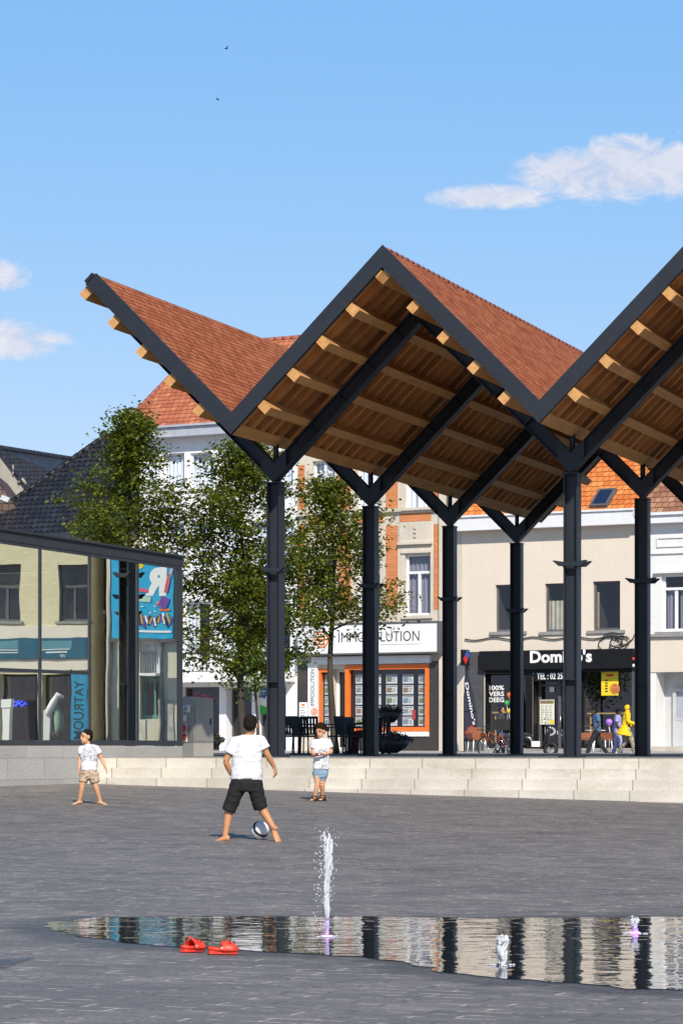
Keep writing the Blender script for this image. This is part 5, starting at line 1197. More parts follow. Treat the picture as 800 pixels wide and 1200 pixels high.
# tiered flower planters
PLB = plain('dark_planter', (.03, .03, .032), .5); FLM = leaf_mat('planter_leaf', (.02, .035, .012), (.035, .05, .015), (.07, .085, .03)); FLP = leaf_mat('purple_petal', (.09, .02, .08), (.18, .04, .13), (.30, .09, .24))
def leafy(c, centre, rx, rz, n, s, rnd):
    for _ in range(n):
        a = rnd.uniform(0, 6.283); r_ = rx * math.sqrt(rnd.random()); q = Vector(centre) + Vector((r_ * math.cos(a), r_ * math.sin(a), rz * rnd.random() * (1.1 - (r_ / rx) ** 2)))
        d_ = Vector((rnd.gauss(0, 1), rnd.gauss(0, 1), rnd.gauss(.4, 1))).normalized(); e_ = d_.orthogonal().normalized() * s * .4
        c.quad(q, q + d_ * s * .5 + e_, q + d_ * s, q + d_ * s * .5 - e_)
def planter(label, loc, seed, tiers, green=1.0):
    t = thing('tiered_planter', label, 'planter', loc, 0); rnd = random.Random(seed)
    b = MB(); b.tube([(0, 0, 0), (0, 0, tiers[-1][1])], .035, 8); b.build('pole', PLB, t)
    for (r_, z, h_, nf, nl) in tiers:
        b = MB(); b.lathe([(r_ * .35, z), (r_ * .75, z + h_ * .4), (r_, z + h_), (r_ * .94, z + h_), (.03, z + h_ * .85)], n=22); bw = b.build('bowl', PLB, t)
        c = MB(); leafy(c, (0, 0, z + h_ * .9), r_ * 1.02, h_ * .65, nl, .085, rnd); c.build('foliage', FLM, bw)
        c = MB(); leafy(c, (0, 0, z + h_ * 1.05), r_ * 1.02, h_ * .65, nf, .06, rnd); c.build('flowers', FLP, bw)
planter('two tier dark flower bowl with purple flowers beside the second dark column', foot(456, 76), 4, [(.58, .02, .35, 260, 420), (.33, .82, .28, 120, 220)])
planter('two tier dark flower bowl with red purple blooms behind the power cabinet', foot(233, 72), 9, [(.62, .02, .34, 60, 700), (.46, 1.05, .26, 300, 240)])

# bicycle, scooters
def wheel(parent, c, r_, wd, tyre, rimm, spokes=12, name='wheel'):
    c = Vector(c); b = MB(); n = 24
    rings = []
    for i in range(n + 1):
        a = 2 * math.pi * i / n; rings.append([c + Vector(((r_ + wd * math.cos(q)) * math.cos(a), wd * math.sin(q), (r_ + wd * math.cos(q)) * math.sin(a))) for q in (0, 1.05, 2.09, 3.14, 4.19, 5.24)])
    b.ring(rings, cap=False); wv = b.build(name, tyre, parent)
    b = MB()
    for i in range(spokes): a = 2 * math.pi * i / spokes; b.tube([c, c + Vector((r_ * math.cos(a), 0, r_ * math.sin(a)))], .006, 3, cap=False)
    b.tube([c + Vector((0, -.06, 0)), c + Vector((0, .06, 0))], .04, 8); b.build('spokes', rimm, wv); return wv
RUB = plain('rubber', (.015, .015, .016), .7); ORF = plain('orange_frame_paint', (.22, .05, .018), .4); CHR = plain('chrome', (.6, .6, .6), .25, 1.0)
bk = thing('bicycle', 'black and dark orange city bicycle parked outside the pizza shop with a wide dark carrier', 'bicycle', foot(580, 94, -.143), R(-20))
wheel(bk, (-.30, 0, .34), .315, .025, RUB, CHR, 16); wheel(bk, (.36, .1, .34), .315, .025, RUB, CHR, 16)
b = MB()
for p, q in (((-.30, 0, .34), (-.2, 0, .85)), ((-.2, 0, .8), (.12, .05, .62)), ((-.22, 0, .62), (.06, .04, .32)), ((.06, .04, .32), (.16, .06, .9)), ((.06, .04, .32), (.36, .1, .34)), ((.14, .06, .75), (.36, .1, .34))): b.tube([p, q], .024, 7)
b.build('frame', ORF, bk)
b = MB(); b.tube([(-.34, -.28, .98), (-.22, -.05, 1.0), (-.2, 0, .85)], .018, 6); b.tube([(-.34, .28, .98), (-.22, .05, 1.0)], .018, 6); b.build('handlebar', RUB, bk)
b = MB(); b.ball((.18, .06, .95), (.14, .08, .05), 10, 6); b.build('saddle', RUB, bk)
b = MB(); b.box(-.62, .62, -.05, .25, .86, .89); b.box(-.1, .5, -.02, .22, .90, 1.22); b.build('carrier', RUB, bk, bevel=.01)
b = MB(); b.tube([(.06, .0, .32), (.12, -.05, .2)], .014, 5); b.disc((.06, .0, .32), (0, -1, 0), .09, 14, thick=.01); b.build('crank', CHR, bk)
def scooter(label, loc, rz, lightseat=True):
    t = thing('scooter', label, 'scooter', loc, rz)
    for x in (-.62, .58): wheel(t, (x, 0, .25), .19, .06, RUB, CHR, 8)
    b = MB(); b.tube([(-.62, 0, .5), (-.45, 0, .62), (-.1, 0, .58), (.02, 0, .34), (.3, 0, .30), (.42, 0, .5), (.50, 0, .82), (.46, 0, 1.0)], [(.1, .06), (.14, .13), (.15, .16), (.14, .07), (.15, .05), (.17, .06), (.17, .08), (.1, .06)], 10, side=(0, 1, 0)); b.build('body', plain('scooter_black', (.014, .014, .016), .3), t)
    b = MB(); b.tube([(-.6, 0, .72), (-.3, 0, .74), (-.05, 0, .70)], [(.1, .05), (.13, .06), (.1, .04)], 10, side=(0, 1, 0)); b.build('saddle', RUB, t)
    b = MB(); b.tube([(.44, -.32, 1.04), (.48, 0, 1.0), (.44, .32, 1.04)], .02, 6); b.build('handlebar', RUB, t)
    b = MB(); b.tube([(.52, 0, .8), (.58, 0, .25)], .03, 6); b.tube([(.42, 0, .47), (.58, 0, .48), (.74, 0, .42)], [(.03, .02), (.08, .03), (.05, .02)], 8, side=(0, 1, 0)); b.build('fork', RUB, t)
    b = MB(); b.ball((.56, 0, .94), (.05, .08, .06), 10, 6); b.build('headlight', CHR, t)
    for s_ in (-1, 1): b = MB(); b.tube([(.46, s_ * .26, 1.04), (.44, s_ * .3, 1.2)], .008, 4); b.ball((.44, s_ * .31, 1.23), (.02, .06, .04), 8, 5); b.build('mirror', CHR, t)
    b = MB(); b.box(-.12, .12, -.02, .02, .36, .52) if False else b.obox((.12, -.16, .42), (.14, 0, 0), (0, .004, 0), (0, 0, .09)); b.build('side_panel', LWHITE, t)
    b = MB(); b.box(-.95, -.55, -.22, .22, .78, 1.16); b.build('delivery_box', RUB, t, bevel=.02)
    return t
scooter('black delivery scooter half hidden by the slim dark column outside the shop door', foot(624, 94, -.143), R(-14))

# ------------------------------------------------------------------ people
def skin(name, c): 
    m, k, b, o = new_mat(name); tc = k.add('ShaderNodeTexCoord'); n = k.noise(tc.outputs['Object'], 9, 3)
    k.link(k.ramp(n, [(.3, tuple(x * .88 for x in c)), (.7, tuple(min(1, x * 1.1) for x in c))]), b.inputs['Base Color']); b.inputs['Roughness'].default_value = .55
    b.inputs['Subsurface Weight'].default_value = .06; b.inputs['Subsurface Radius'].default_value = (.02, .008, .004); return m
SK1, SK2, SK3 = skin('tan_skin', (.50, .235, .105)), skin('fair_tan_skin', (.60, .31, .165)), skin('brown_skin', (.09, .045, .028))
HAIRB = plain('dark_hair', (.010, .008, .007), .85, var=.4, scale=30, spec=.15); HAIRC = plain('brown_curls', (.022, .010, .006), .9, var=.6, scale=30, spec=.1)
def cloth(name, c, var=.05, wr=.5): 
    m = plain(name, c, .85, var=var, scale=6, bump=wr, bscale=5.5); return m
TEE = cloth('white_cotton', (.66, .66, .68), .03, .5); BLKC = cloth('black_shorts_cloth', (.006, .006, .007), .3); DENIM = cloth('pale_denim', (.21, .30, .40), .3); 
def printed(name, base, ink, box, sc, lo=.5):
    """cotton with a patch of printed line work, in the object's own space"""
    m, k, b, o = new_mat(name); tc = k.add('ShaderNodeTexCoord'); sp = k.add('ShaderNodeSeparateXYZ'); k.link(tc.outputs['Object'], sp.inputs[0])
    n = k.noise(tc.outputs['Object'], sc, 3, .6, 1.5); e = k.math('LESS_THAN', k.math('ABSOLUTE', k.math('SUBTRACT', n, .5)), lo)
    for i, (a, c) in enumerate(box):
        e = k.math('MULTIPLY', e, k.math('MULTIPLY', k.math('GREATER_THAN', sp.outputs[i], a), k.math('LESS_THAN', sp.outputs[i], c)))
    k.link(k.mix(e, base, ink), b.inputs['Base Color']); b.inputs['Roughness'].default_value = .85
    k.bump(k.noise(tc.outputs['Object'], 5.5, 3), .45, .02, b); return m

def hand(b, w, d, s, palm, curl=.5, thumb=1):
    """palm and five fingers from wrist w along d; palm = the direction the palm faces"""
    w, d, palm = Vector(w), Vector(d).normalized(), Vector(palm); palm = (palm - d * palm.dot(d)).normalized(); sd = d.cross(palm)
    k = w + d * .075 * s
    b.tube([w - d * .01, w + d * .03 * s, k], [(.024 * s, .016 * s), (.036 * s, .016 * s), (.034 * s, .014 * s)], 8, side=sd)
    for i, (o_, l) in enumerate(((-.027, .055), (-.009, .064), (.009, .060), (.026, .046))):
        p0 = k + sd * o_ * s - d * .012 * s; d1 = (d + palm * curl * .6 + sd * o_ * 4).normalized(); p1 = p0 + d1 * l * .55 * s; d2 = (d1 + palm * curl).normalized(); p2 = p1 + d2 * l * .55 * s
        b.tube([p0, p1, p2], [.0085 * s, .008 * s, .0065 * s], 6)
    p0 = w + d * .025 * s + sd * .026 * s * thumb; d1 = (d * .7 + sd * .75 * thumb + palm * .35).normalized(); p1 = p0 + d1 * .034 * s; p2 = p1 + (d1 + d * .6).normalized() * .03 * s
    b.tube([w + d * .01 * s + sd * .01 * s * thumb, p0, p1, p2], [.012 * s, .011 * s, .010 * s, .008 * s], 6)
def bare_foot(b, ankle, d, s, pitch=0.0):
    a = Vector(ankle); d = Vector(d).normalized(); dn = Vector((0, 0, -1)); dd = (d + dn * pitch).normalized(); up = (Vector((0, 0, 1)) - dd * dd.z).normalized(); sd = dd.cross(up)
    h = a - up * .035 * s - dd * .03 * s
    b.tube([h - dd * .02 * s, h + dd * .03 * s + up * .012 * s, h + dd * .10 * s - up * .004 * s, h + dd * .165 * s - up * .018 * s, h + dd * .19 * s - up * .02 * s], [(.028 * s, .030 * s), (.034 * s, .036 * s), (.042 * s, .026 * s), (.044 * s, .017 * s), (.034 * s, .012 * s)], 10, side=sd)
    for i, (o_, l) in enumerate(((-.028, .028), (-.013, .024), (.001, .021), (.014, .018), (.027, .015))):
        p = h + dd * .185 * s - up * .022 * s + sd * o_ * s; b.tube([p, p + dd * l * s], [.010 * s, .007 * s], 6)
    b.tube([a + up * .04 * s, a, h + up * .0], [.031 * s, .030 * s, .028 * s], 8)
def head(b, c, fwd, s, tilt=0.0):
    """skull, jaw, nose, ears, lips; fwd is where the face looks"""
    c = Vector(c); fw = Vector(fwd).normalized(); sd = fw.cross(Vector((0, 0, 1))).normalized(); up = sd.cross(fw)
    P = lambda x, y, z: c + sd * x * s + fw * y * s + up * z * s
    def ell(p, rx, ry, rz):
        n, m_ = 12, 8; rings = []
        for i in range(m_):
            th = math.pi * (.02 + .96 * i / (m_ - 1)); rings.append([P(p[0] + rx * math.sin(th) * math.cos(2 * math.pi * j / n), p[1] + ry * math.sin(th) * math.sin(2 * math.pi * j / n), p[2] - rz * math.cos(th)) for j in range(n)])
        b.ring(rings)
    ell((0, -.008, .02), .070, .088, .088); ell((0, .022, -.055), .052, .060, .058); ell((0, .055, -.088), .026, .022, .022)
    ell((0, .086, -.018), .011, .016, .022); ell((0, .092, -.030), .015, .012, .010)
    ell((0, .078, -.060), .022, .010, .008)
    for x in (-1, 1): ell((x * .074, -.008, -.012), .010, .018, .030); ell((x * .030, .070, .012), .022, .012, .008)
    return P, fw, sd, up
def face(parent, P, s):
    b = MB()
    for x in (-1, 1): b.ball(P(x * .030, .080, -.001), (.0085 * s, .008 * s, .0055 * s), 8, 5)
    b.build('eye', plain('eye_dark', (.02, .012, .01), .2) if 'eye_dark' not in MATS else MATS['eye_dark'], parent)
    b = MB()
    for x in (-1, 1): b.tube([P(x * .014, .088, .019), P(x * .032, .086, .024), P(x * .05, .072, .018)], .0032 * s, 5)
    b.build('eyebrow', HAIRB, parent)
    b = MB(); b.tube([P(-.024, .082, -.062), P(0, .090, -.060), P(.024, .082, -.062)], .0045 * s, 5)
    b.build('lips', plain('lip_tone', (.34, .10, .08), .5) if 'lip_tone' not in MATS else MATS['lip_tone'], parent)
def hair(parent, P, mat, s, kind, seed=1, fuzz=.0):
    b = MB(); rnd = random.Random(seed)
    def ell(p, rx, ry, rz):
        n, m_ = 14, 9; rings = []
        for i in range(m_):
            th = math.pi * (.02 + .96 * i / (m_ - 1)); rings.append([P(p[0] + rx * math.sin(th) * math.cos(2 * math.pi * j / n), p[1] + ry * math.sin(th) * math.sin(2 * math.pi * j / n), p[2] - rz * math.cos(th)) for j in range(n)])
        b.ring(rings)
    if kind == 'short':
        ell((0, -.022, .048), .078, .090, .074); ell((0, -.048, .002), .077, .064, .074)
    else:
        ell((0, -.018, .052), .082, .092, .074); ell((0, -.048, .005), .078, .062, .066)
        for _ in range(110):
            th = rnd.uniform(0, 6.28); ph = rnd.uniform(.1, 1.45); ell((.091 * math.sin(ph) * math.cos(th), -.018 + .092 * math.sin(ph) * math.sin(th) - (.01 if ph > 1 else 0), .045 + .080 * math.cos(ph)), .017, .017, .017)
    return fuse(b, 'hair', mat, (.010 if kind == 'short' else .006) * s, 1 if kind == 'short' else 0, parent)

def boy(label, foot_px, Y, J, sk, shirt, shorts, hairm, hk, face_dir, hs, handspec, footspec, body_front, cfg):
    """J: joints as (px, py, depth offset); everything becomes metres at distance Y"""
    fx, fy = foot_px; base = Vector(((fx - CX) / FPX * Y, Y, 0)); base.z = gz(base.x, Y)
    sc = Y / FPX
    z0 = EYE + (CY - fy) * sc
    V = lambda n: Vector(((J[n][0] - fx) * sc, J[n][2], (fy - J[n][1]) * sc))
    t = thing('person', label, 'person', base)
    T = {n: V(n) for n in J}
    b = MB(); h = cfg['h']                                  # stature scale against 1.40 m
    P, fw, sd, up = head(b, T['head'], face_dir, hs)
    hip = (T['hipL'] + T['hipR']) / 2; chest = (T['shL'] + T['shR']) / 2; ax = cfg.get('across', Vector((1, 0, 0)))
    b.tube([chest + Vector((0, 0, -.02)), chest + (T['head'] - chest) * .35, T['head'] + Vector((0, 0, -.04)) - fw * .015], [.052 * h, .043 * h, .041 * h], 10)
    sw = abs((T['shR'] - T['shL']).length) / 2
    torso = [hip + Vector((0, 0, -.07 * h)), hip, hip.lerp(chest, .35), hip.lerp(chest, .75), chest + Vector((0, 0, .0)), chest + Vector((0, 0, .05 * h))]
    trad = [(.10 * h, .085 * h), (.128 * h, .095 * h), (.118 * h, .085 * h), (.138 * h, .092 * h), (sw * .85, .078 * h), (.055 * h, .05 * h)]
    b.tube(torso, trad, 14, side=ax)
    for s_ in 'LR':
        sh, el, ha = T['sh' + s_], T['el' + s_], T['ha' + s_]; hi, kn, an = T['hip' + s_], T['kn' + s_], T['an' + s_]
        b.tube([chest.lerp(sh, .5), sh, sh.lerp(el, .5), el], [.045 * h, .047 * h, .039 * h, .034 * h], 9)
        d = (ha - el); b.tube([el, el.lerp(ha, .35), ha], [.034 * h, .034 * h, .024 * h], 9)
        hd, pm, cu, th_ = handspec[s_]; hand(b, ha, hd if hd is not None else d, 1.0 * h, pm, cu, th_)
        b.tube([hi + Vector((0, 0, .03)), hi.lerp(kn, .5), kn], [.082 * h, .070 * h, .050 * h], 10)
        b.tube([kn, kn.lerp(an, .3), an], [.050 * h, .049 * h, .030 * h], 10)
        fd, pi = footspec[s_]; bare_foot(b, an, fd, .95 * h, pi)
    body = fuse(b, 'body', sk, .0085, 3, t)
    face(t, P, hs); hair(t, P, hairm, hs, hk)
    # shirt
    b = MB(); hem = T['hem']; g_ = 1.14
    st = [hem, hem.lerp(chest, .12), hem.lerp(chest, .4), hem.lerp(chest, .75), chest + Vector((0, 0, -.015)), chest + Vector((0, 0, .032 * h)), chest + Vector((0, 0, .058 * h))]
    sr = [(cfg['hemw'], .112 * h), (cfg['hemw'] * .985, .114 * h), (cfg['hemw'] * .94, .104 * h), (.155 * h, .106 * h), (sw * .98, .094 * h), (sw * .70, .075 * h), (.068 * h, .062 * h)]
    b.tube(st, sr, 18, side=ax)
    for s_ in 'LR':
        sh, el = T['sh' + s_], T['el' + s_]; e = sh.lerp(el, cfg.get('sleeve', .62))
        b.tube([chest.lerp(sh, .55) + Vector((0, 0, .0)), sh + Vector((0, 0, -.004)), e], [.056 * h, .062 * h, .064 * h], 12)
    fuse(b, 'shirt', shirt, .010, 3, t, folds=.0065)
    b = MB(); wst = T['hem'] + Vector((0, 0, .05))
    b.tube([wst, hip, hip + Vector((0, 0, -.08 * h))], [(.132 * h, .10 * h), (.146 * h, .112 * h), (.12 * h, .105 * h)], 14, side=ax)
    for s_ in 'LR':
        hi, kn, an = T['hip' + s_], T['kn' + s_], T['an' + s_]; hm = T['cuff' + s_]
        b.tube([hi + Vector((0, 0, .02)), hi.lerp(hm, .5), hm], [.098 * h, cfg['leg'] * 1.03 * h, cfg['leg'] * h], 12)
    fuse(b, 'shorts', shorts, .010, 3, t, folds=.006)
    return t, T, P

down = Vector((0, 0, -1)); back = Vector((0, 1, 0))
# the boy with the ball, seen from behind
J1 = dict(head=(293.6, 850.0, .0), shL=(275.5, 868.5, 0), shR=(305.0, 867.5, 0), elL=(264.3, 892.5, .0), haL=(270.6, 908.0, .06), elR=(313.0, 884.0, .02), haR=(321.3, 899.5, .08),
          hipL=(280.5, 919, 0), hipR=(297.0, 919, 0), knL=(269.5, 941, .04), anL=(264.0, 980, .0), knR=(303.5, 942, .05), anR=(321.8, 972.5, -.02), hem=(288.5, 913.5, 0), cuffL=(267.8, 950.5, .02), cuffR=(306.0, 947.5, .03))
Y1 = 32.2
boy('boy seen from behind in white t-shirt and black knee shorts kicking the football', (290, 985.6), Y1, J1, SK1, TEE, BLKC, HAIRB, 'short', (.15, 1, -.12), 1.0,
    {'L': (Vector((.25, .4, -.9)), Vector((1, 0, 0)), .5, 1), 'R': (Vector((.25, .1, -1)), Vector((-1, .4, 0)), .9, 1)},
    {'L': (Vector((-1, .35, 0)), .10), 'R': (Vector((.45, -.75, 0)), .75)}, 1, dict(h=1.02, hemw=.178, leg=.078, sleeve=.60))
# the laughing boy at the left
Y2 = 41.6
J2 = dict(head=(101.2, 862.0, 0), shL=(96.2, 875.2, .02), shR=(112.2, 874.6, .0), elL=(93.6, 888.5, .03), haL=(93.2, 899.0, -.02), elR=(119.2, 888.3, .02), haR=(124.2, 898.3, -.03),
          hipL=(99.8, 906, 0), hipR=(109.2, 906, 0), knL=(97.0, 919, -.04), anL=(93.6, 937, 0), knR=(112.6, 919.5, -.03), anR=(117.6, 937.5, 0), hem=(104.5, 902.0, 0), cuffL=(97.2, 915.5, -.02), cuffR=(112.0, 916.5, -.02))
PRT = printed('printed_cotton', (.66, .66, .69, 1), (.22, .22, .24, 1), ((-.09, .11), (-1, .0), (.62, .86)), 26, .045)
SHB = printed('beige_print_cotton', (.52, .38, .27, 1), (.06, .045, .04, 1), ((-1, 1), (-1, 1), (0, 1)), 17, .022)
boy('laughing small barefoot boy in printed white t-shirt and beige shorts by the pavilion', (105, 941.2), Y2, J2, SK2, PRT, SHB, HAIRB, 'short', (-.8, -.55, .05), .93,
    {'L': (Vector((-.1, 0, -1)), Vector((1, 0, 0)), .4, -1), 'R': (Vector((.3, -.1, -1)), Vector((-1, 0, 0)), .5, 1)},
    {'L': (Vector((-1, -.55, 0)), .08), 'R': (Vector((1, -.6, 0)), .08)}, -1, dict(h=.80, hemw=.118, leg=.086, sleeve=.55))
# the curly boy with the toy
Y3 = 44.2
J3 = dict(head=(375.2, 857.4, 0), shL=(368.2, 870.0, .02), shR=(384.4, 869.4, .02), elL=(365.3, 882.5, .02), haL=(370.2, 886.2, -.13), elR=(388.2, 882.0, .03), haR=(379.5, 884.6, -.13),
          hipL=(371.8, 907, 0), hipR=(378.6, 907, .02), knL=(371.8, 919.5, -.05), anL=(368.8, 934.6, -.04), knR=(377.2, 919.5, .0), anR=(378.2, 934.2, .08), hem=(376.2, 902.5, 0), cuffL=(372.2, 915.3, -.02), cuffR=(377.2, 915.8, .01))
PRT2 = printed('graphic_cotton', (.66, .66, .69, 1), (.16, .16, .18, 1), ((.0, .13), (-1, .0), (.50, .80)), 19, .04)
t3, T3, P3 = boy('curly haired boy in white t-shirt and denim shorts looking down at a red toy', (373.5, 939.2), Y3, J3, SK2, PRT2, DENIM, HAIRC, 'curly', (-.42, -.85, -.12), .95,
    {'L': (Vector((1, -.35, .1)), Vector((.2, .2, 1)), .7, 1), 'R': (Vector((-1, -.35, .0)), Vector((-.2, .3, 1)), .7, -1)},
    {'L': (Vector((-.5, -.9, 0)), .04), 'R': (Vector((-.35, -.95, 0)), .04)}, -1, dict(h=.83, hemw=.125, leg=.072, sleeve=.60))
SAND = plain('dark_sandal', (.03, .018, .014), .6)
for s_, fd in (('L', Vector((-.5, -.9, 0))), ('R', Vector((-.35, -.95, 0)))):
    a = T3['an' + s_]; d_ = fd.normalized(); sd = d_.cross(Vector((0, 0, 1))); b = MB()
    b.obox(a + d_ * .05 + Vector((0, 0, -.066)), d_ * .105, sd * .040, (0, 0, .011)); 
    for q, r_ in ((.09, .043), (.03, .043), (-.025, .038)):
        b.tube([a + d_ * q - sd * r_ + Vector((0, 0, -.06)), a + d_ * q - sd * r_ * .7 + Vector((0, 0, -.014 + (.03 if q < 0.05 else 0) - .0)), a + d_ * q + sd * r_ * .7 + Vector((0, 0, -.014 + (.03 if q < .05 else 0))), a + d_ * q + sd * r_ + Vector((0, 0, -.06))], .010, 6)
    b.build('sandal', SAND, t3)
p = Vector(t3.location) + (T3['haL'] + T3['haR']) / 2 + Vector((-.02, -.035, .012))
t = thing('toy', 'small dark red toy held in both hands by the curly haired boy', 'toy', p)
b = MB(); b.box(-.055, .035, -.02, .02, -.018, .018); b.build('toy_body', plain('toy_red', (.16, .01, .015), .4), t, bevel=.008); b = MB(); b.disc((.01, -.021, .0), (0, -1, 0), .012, 10, thick=.008); b.build('button', LWHITE, t)

# grown-ups by the shops
def adult(label, px, Y, z, Hm, face_dir, pose, sk, top, bottom, shoes, hairm=None, hk='short', robe=None, scarf=None, group=None, name='person', seated=False, bare_arms=True):
    """pose offsets in metres in the picture plane (x right, z up) and depth y"""
    base = Vector(foot(px, Y, z)); t = thing(name, label, 'person', base); h = Hm / 1.7; hs = 1.08 * h
    T = {n: Vector(v) * h for n, v in pose.items()}
    b = MB(); P, fw, sd, up = head(b, T['head'], face_dir, hs); ax = fw.cross(Vector((0, 0, 1))).normalized()
    hip = (T['hipL'] + T['hipR']) / 2; ch = (T['shL'] + T['shR']) / 2
    b.tube([ch, ch.lerp(T['head'], .4), T['head'] - Vector((0, 0, .04))], [.06 * h, .052 * h, .05 * h], 8)
    b.tube([hip - Vector((0, 0, .08 * h)), hip, hip.lerp(ch, .4), hip.lerp(ch, .8), ch + Vector((0, 0, .05 * h))], [(.13 * h, .11 * h), (.16 * h, .12 * h), (.14 * h, .105 * h), (.17 * h, .115 * h), (.08 * h, .06 * h)], 12, side=ax)
    for s_ in 'LR':
        b.tube([ch.lerp(T['sh' + s_], .5), T['sh' + s_], T['el' + s_]], [.055 * h, .056 * h, .04 * h], 8); b.tube([T['el' + s_], T['ha' + s_]], [.041 * h, .028 * h], 8)
        hand(b, T['ha' + s_], T['ha' + s_] - T['el' + s_], 1.0 * h, fw, .5, 1)
        b.tube([T['hip' + s_], T['hip' + s_].lerp(T['kn' + s_], .5), T['kn' + s_]], [.095 * h, .08 * h, .06 * h], 9); b.tube([T['kn' + s_], T['an' + s_].lerp(T['kn' + s_], .65), T['an' + s_]], [.058 * h, .056 * h, .036 * h], 9)
        bare_foot(b, T['an' + s_], fw, 1.1 * h, .1)
    fuse(b, 'body', sk, .013, 2, t); face(t, P, hs)
    if hairm is not None: hair(t, P, hairm, hs, hk)
    b = MB()
    lo = T['hem'] if 'hem' in T else hip - Vector((0, 0, .06 * h))
    rw = robe or .165
    b.tube([lo, lo.lerp(ch, .45), lo.lerp(ch, .85), ch + Vector((0, 0, .03 * h)), ch + Vector((0, 0, .06 * h))], [(rw * h, rw * .8 * h), (.17 * h, .125 * h), (.19 * h, .13 * h), (.15 * h, .095 * h), (.08 * h, .07 * h)], 14, side=ax)
    for s_ in 'LR':
        e = T['sh' + s_].lerp(T['el' + s_], .72 if bare_arms else 1.0); b.tube([ch.lerp(T['sh' + s_], .6), T['sh' + s_], e], [.066 * h, .07 * h, .062 * h], 10)
        if not bare_arms: b.tube([e, e.lerp(T['ha' + s_], .9)], [.062 * h, .05 * h], 10)
    fuse(b, 'top', top, .014, 2, t, folds=.011)
    b = MB(); b.tube([hip + Vector((0, 0, .06 * h)), hip - Vector((0, 0, .1 * h))], [(.16 * h, .12 * h), (.15 * h, .12 * h)], 12, side=ax)
    for s_ in 'LR': b.tube([T['hip' + s_], T['hip' + s_].lerp(T['kn' + s_], .5), T['kn' + s_], T['kn' + s_].lerp(T['an' + s_], .94)], [.11 * h, .10 * h, .08 * h, .062 * h], 10)
    fuse(b, 'trousers', bottom, .014, 2, t, folds=.008)
    for s_ in 'LR':
        b = MB(); a = T['an' + s_]; d_ = Vector((fw.x, fw.y, 0)).normalized(); b.tube([a + Vector((0, 0, .03)) - d_ * .05, a - d_ * .05 + Vector((0, 0, -.04)), a + d_ * .06 + Vector((0, 0, -.045)), a + d_ * .15 + Vector((0, 0, -.055)), a + d_ * .2 + Vector((0, 0, -.06))], [.04, .05, .052, .045, .02], 9); b.build('shoe', shoes, t)
    if scarf is not None:
        b = MB(); 
        for (p_, r_) in (((0, -.02, .03), (.088, .105, .10)), ((0, -.01, -.07), (.082, .088, .09)), ((0, .0, -.16), (.12, .10, .07))):
            n, m_ = 14, 9
            b.ring([[P(p_[0] + r_[0] * math.sin(th) * math.cos(2 * math.pi * j / n), p_[1] - .004 + r_[1] * math.sin(th) * math.sin(2 * math.pi * j / n) * (.72 if math.sin(2 * math.pi * j / n) > .3 else 1), p_[2] - r_[2] * math.cos(th)) for j in range(n)] for th in [math.pi * (.02 + .96 * i / (m_ - 1)) for i in range(m_)]])
        fuse(b, 'headscarf', scarf, .012, 2, t)
    return t
def stride(fx, hd=1.56, step=.22):
    s = 1 if fx > 0 else -1
    return dict(head=(s * .05, 0, hd), shL=(0, -.18, 1.40), shR=(0.02 * s, .18, 1.40), elL=(-s * .06, -.22, 1.14), haL=(s * .10, -.22, .93), elR=(s * .02, .22, 1.13), haR=(s * .2, .2, 1.0), hipL=(0, -.08, .90), hipR=(0, .08, .90), knL=(s * step * .75, -.08, .50), anL=(s * step * 1.15, -.08, .09), knR=(-s * step * .25, .08, .48), anR=(-s * step * 1.25, .08, .12))
BLUET = cloth('blue_polo', (.06, .14, .27), .12); NAVY = cloth('dark_trousers', (.015, .016, .02), .3); WSH = plain('white_trainers', (.6, .6, .6), .6); BSH = plain('black_shoes', (.015, .015, .015), .4)
adult('man in blue polo and dark trousers striding left past the pizza shop', 699, 94.5, -.143, 1.62, (-1, -.1, 0), {**stride(-1, step=.30), 'head': (-.10, 0, 1.55), 'haR': (-.34, .2, 1.05)}, SK3, BLUET, NAVY, BSH, HAIRB)
LAV = cloth('lavender_cloth', (.33, .33, .62), .1)
adult('person in lavender top and shorts walking behind the woman in yellow', 723, 95.6, -.143, 1.60, (1, 0, 0), stride(1, step=.12), SK3, LAV, cloth('lilac_trousers', (.36, .37, .60), .1), WSH, HAIRB, 'curly')
YELC = cloth('yellow_cloth', (.78, .50, .008), .06); FLOR = printed('floral_trousers', (.02, .02, .018, 1), (.45, .42, .28, 1), ((-3, 3), (-3, 3), (-1, 3)), 11, .06)
ty = adult('woman in bright yellow tunic and headscarf holding a phone walking right', 734, 94.2, -.143, 1.70, (1, -.15, 0), {**stride(1, step=.22), 'hem': (-.10, 0, .70), 'elL': (.02, -.22, 1.13), 'haL': (.27, -.2, 1.07)}, SK3, YELC, FLOR, WSH, None, robe=.33, scarf=YELC, bare_arms=False)
p = Vector(ty.location) + Vector((.40, -.22, 1.09)); t = thing('phone', 'pale phone held out in the hand of the woman in yellow', 'phone', p, .2); b = MB(); b.box(-.07, .07, -.035, .035, -.006, .006); b.build('case', LWHITE, t, bevel=.003); b = MB(); b.box(-.062, .062, -.03, .03, .0065, .008); b.build('screen', SHOPB, t)
SIT = dict(head=(0, 0, 1.22), shL=(-.18, 0, 1.02), shR=(.18, 0, 1.02), elL=(-.23, -.08, .78), haL=(-.12, -.3, .76), elR=(.23, -.08, .78), haR=(.12, -.3, .76), hipL=(-.09, 0, .5), hipR=(.09, 0, .5), knL=(-.1, -.42, .52), anL=(-.1, -.42, .1), knR=(.1, -.42, .52), anR=(.1, -.42, .1))
GREENT = cloth('green_top', (.05, .14, .05), .15)
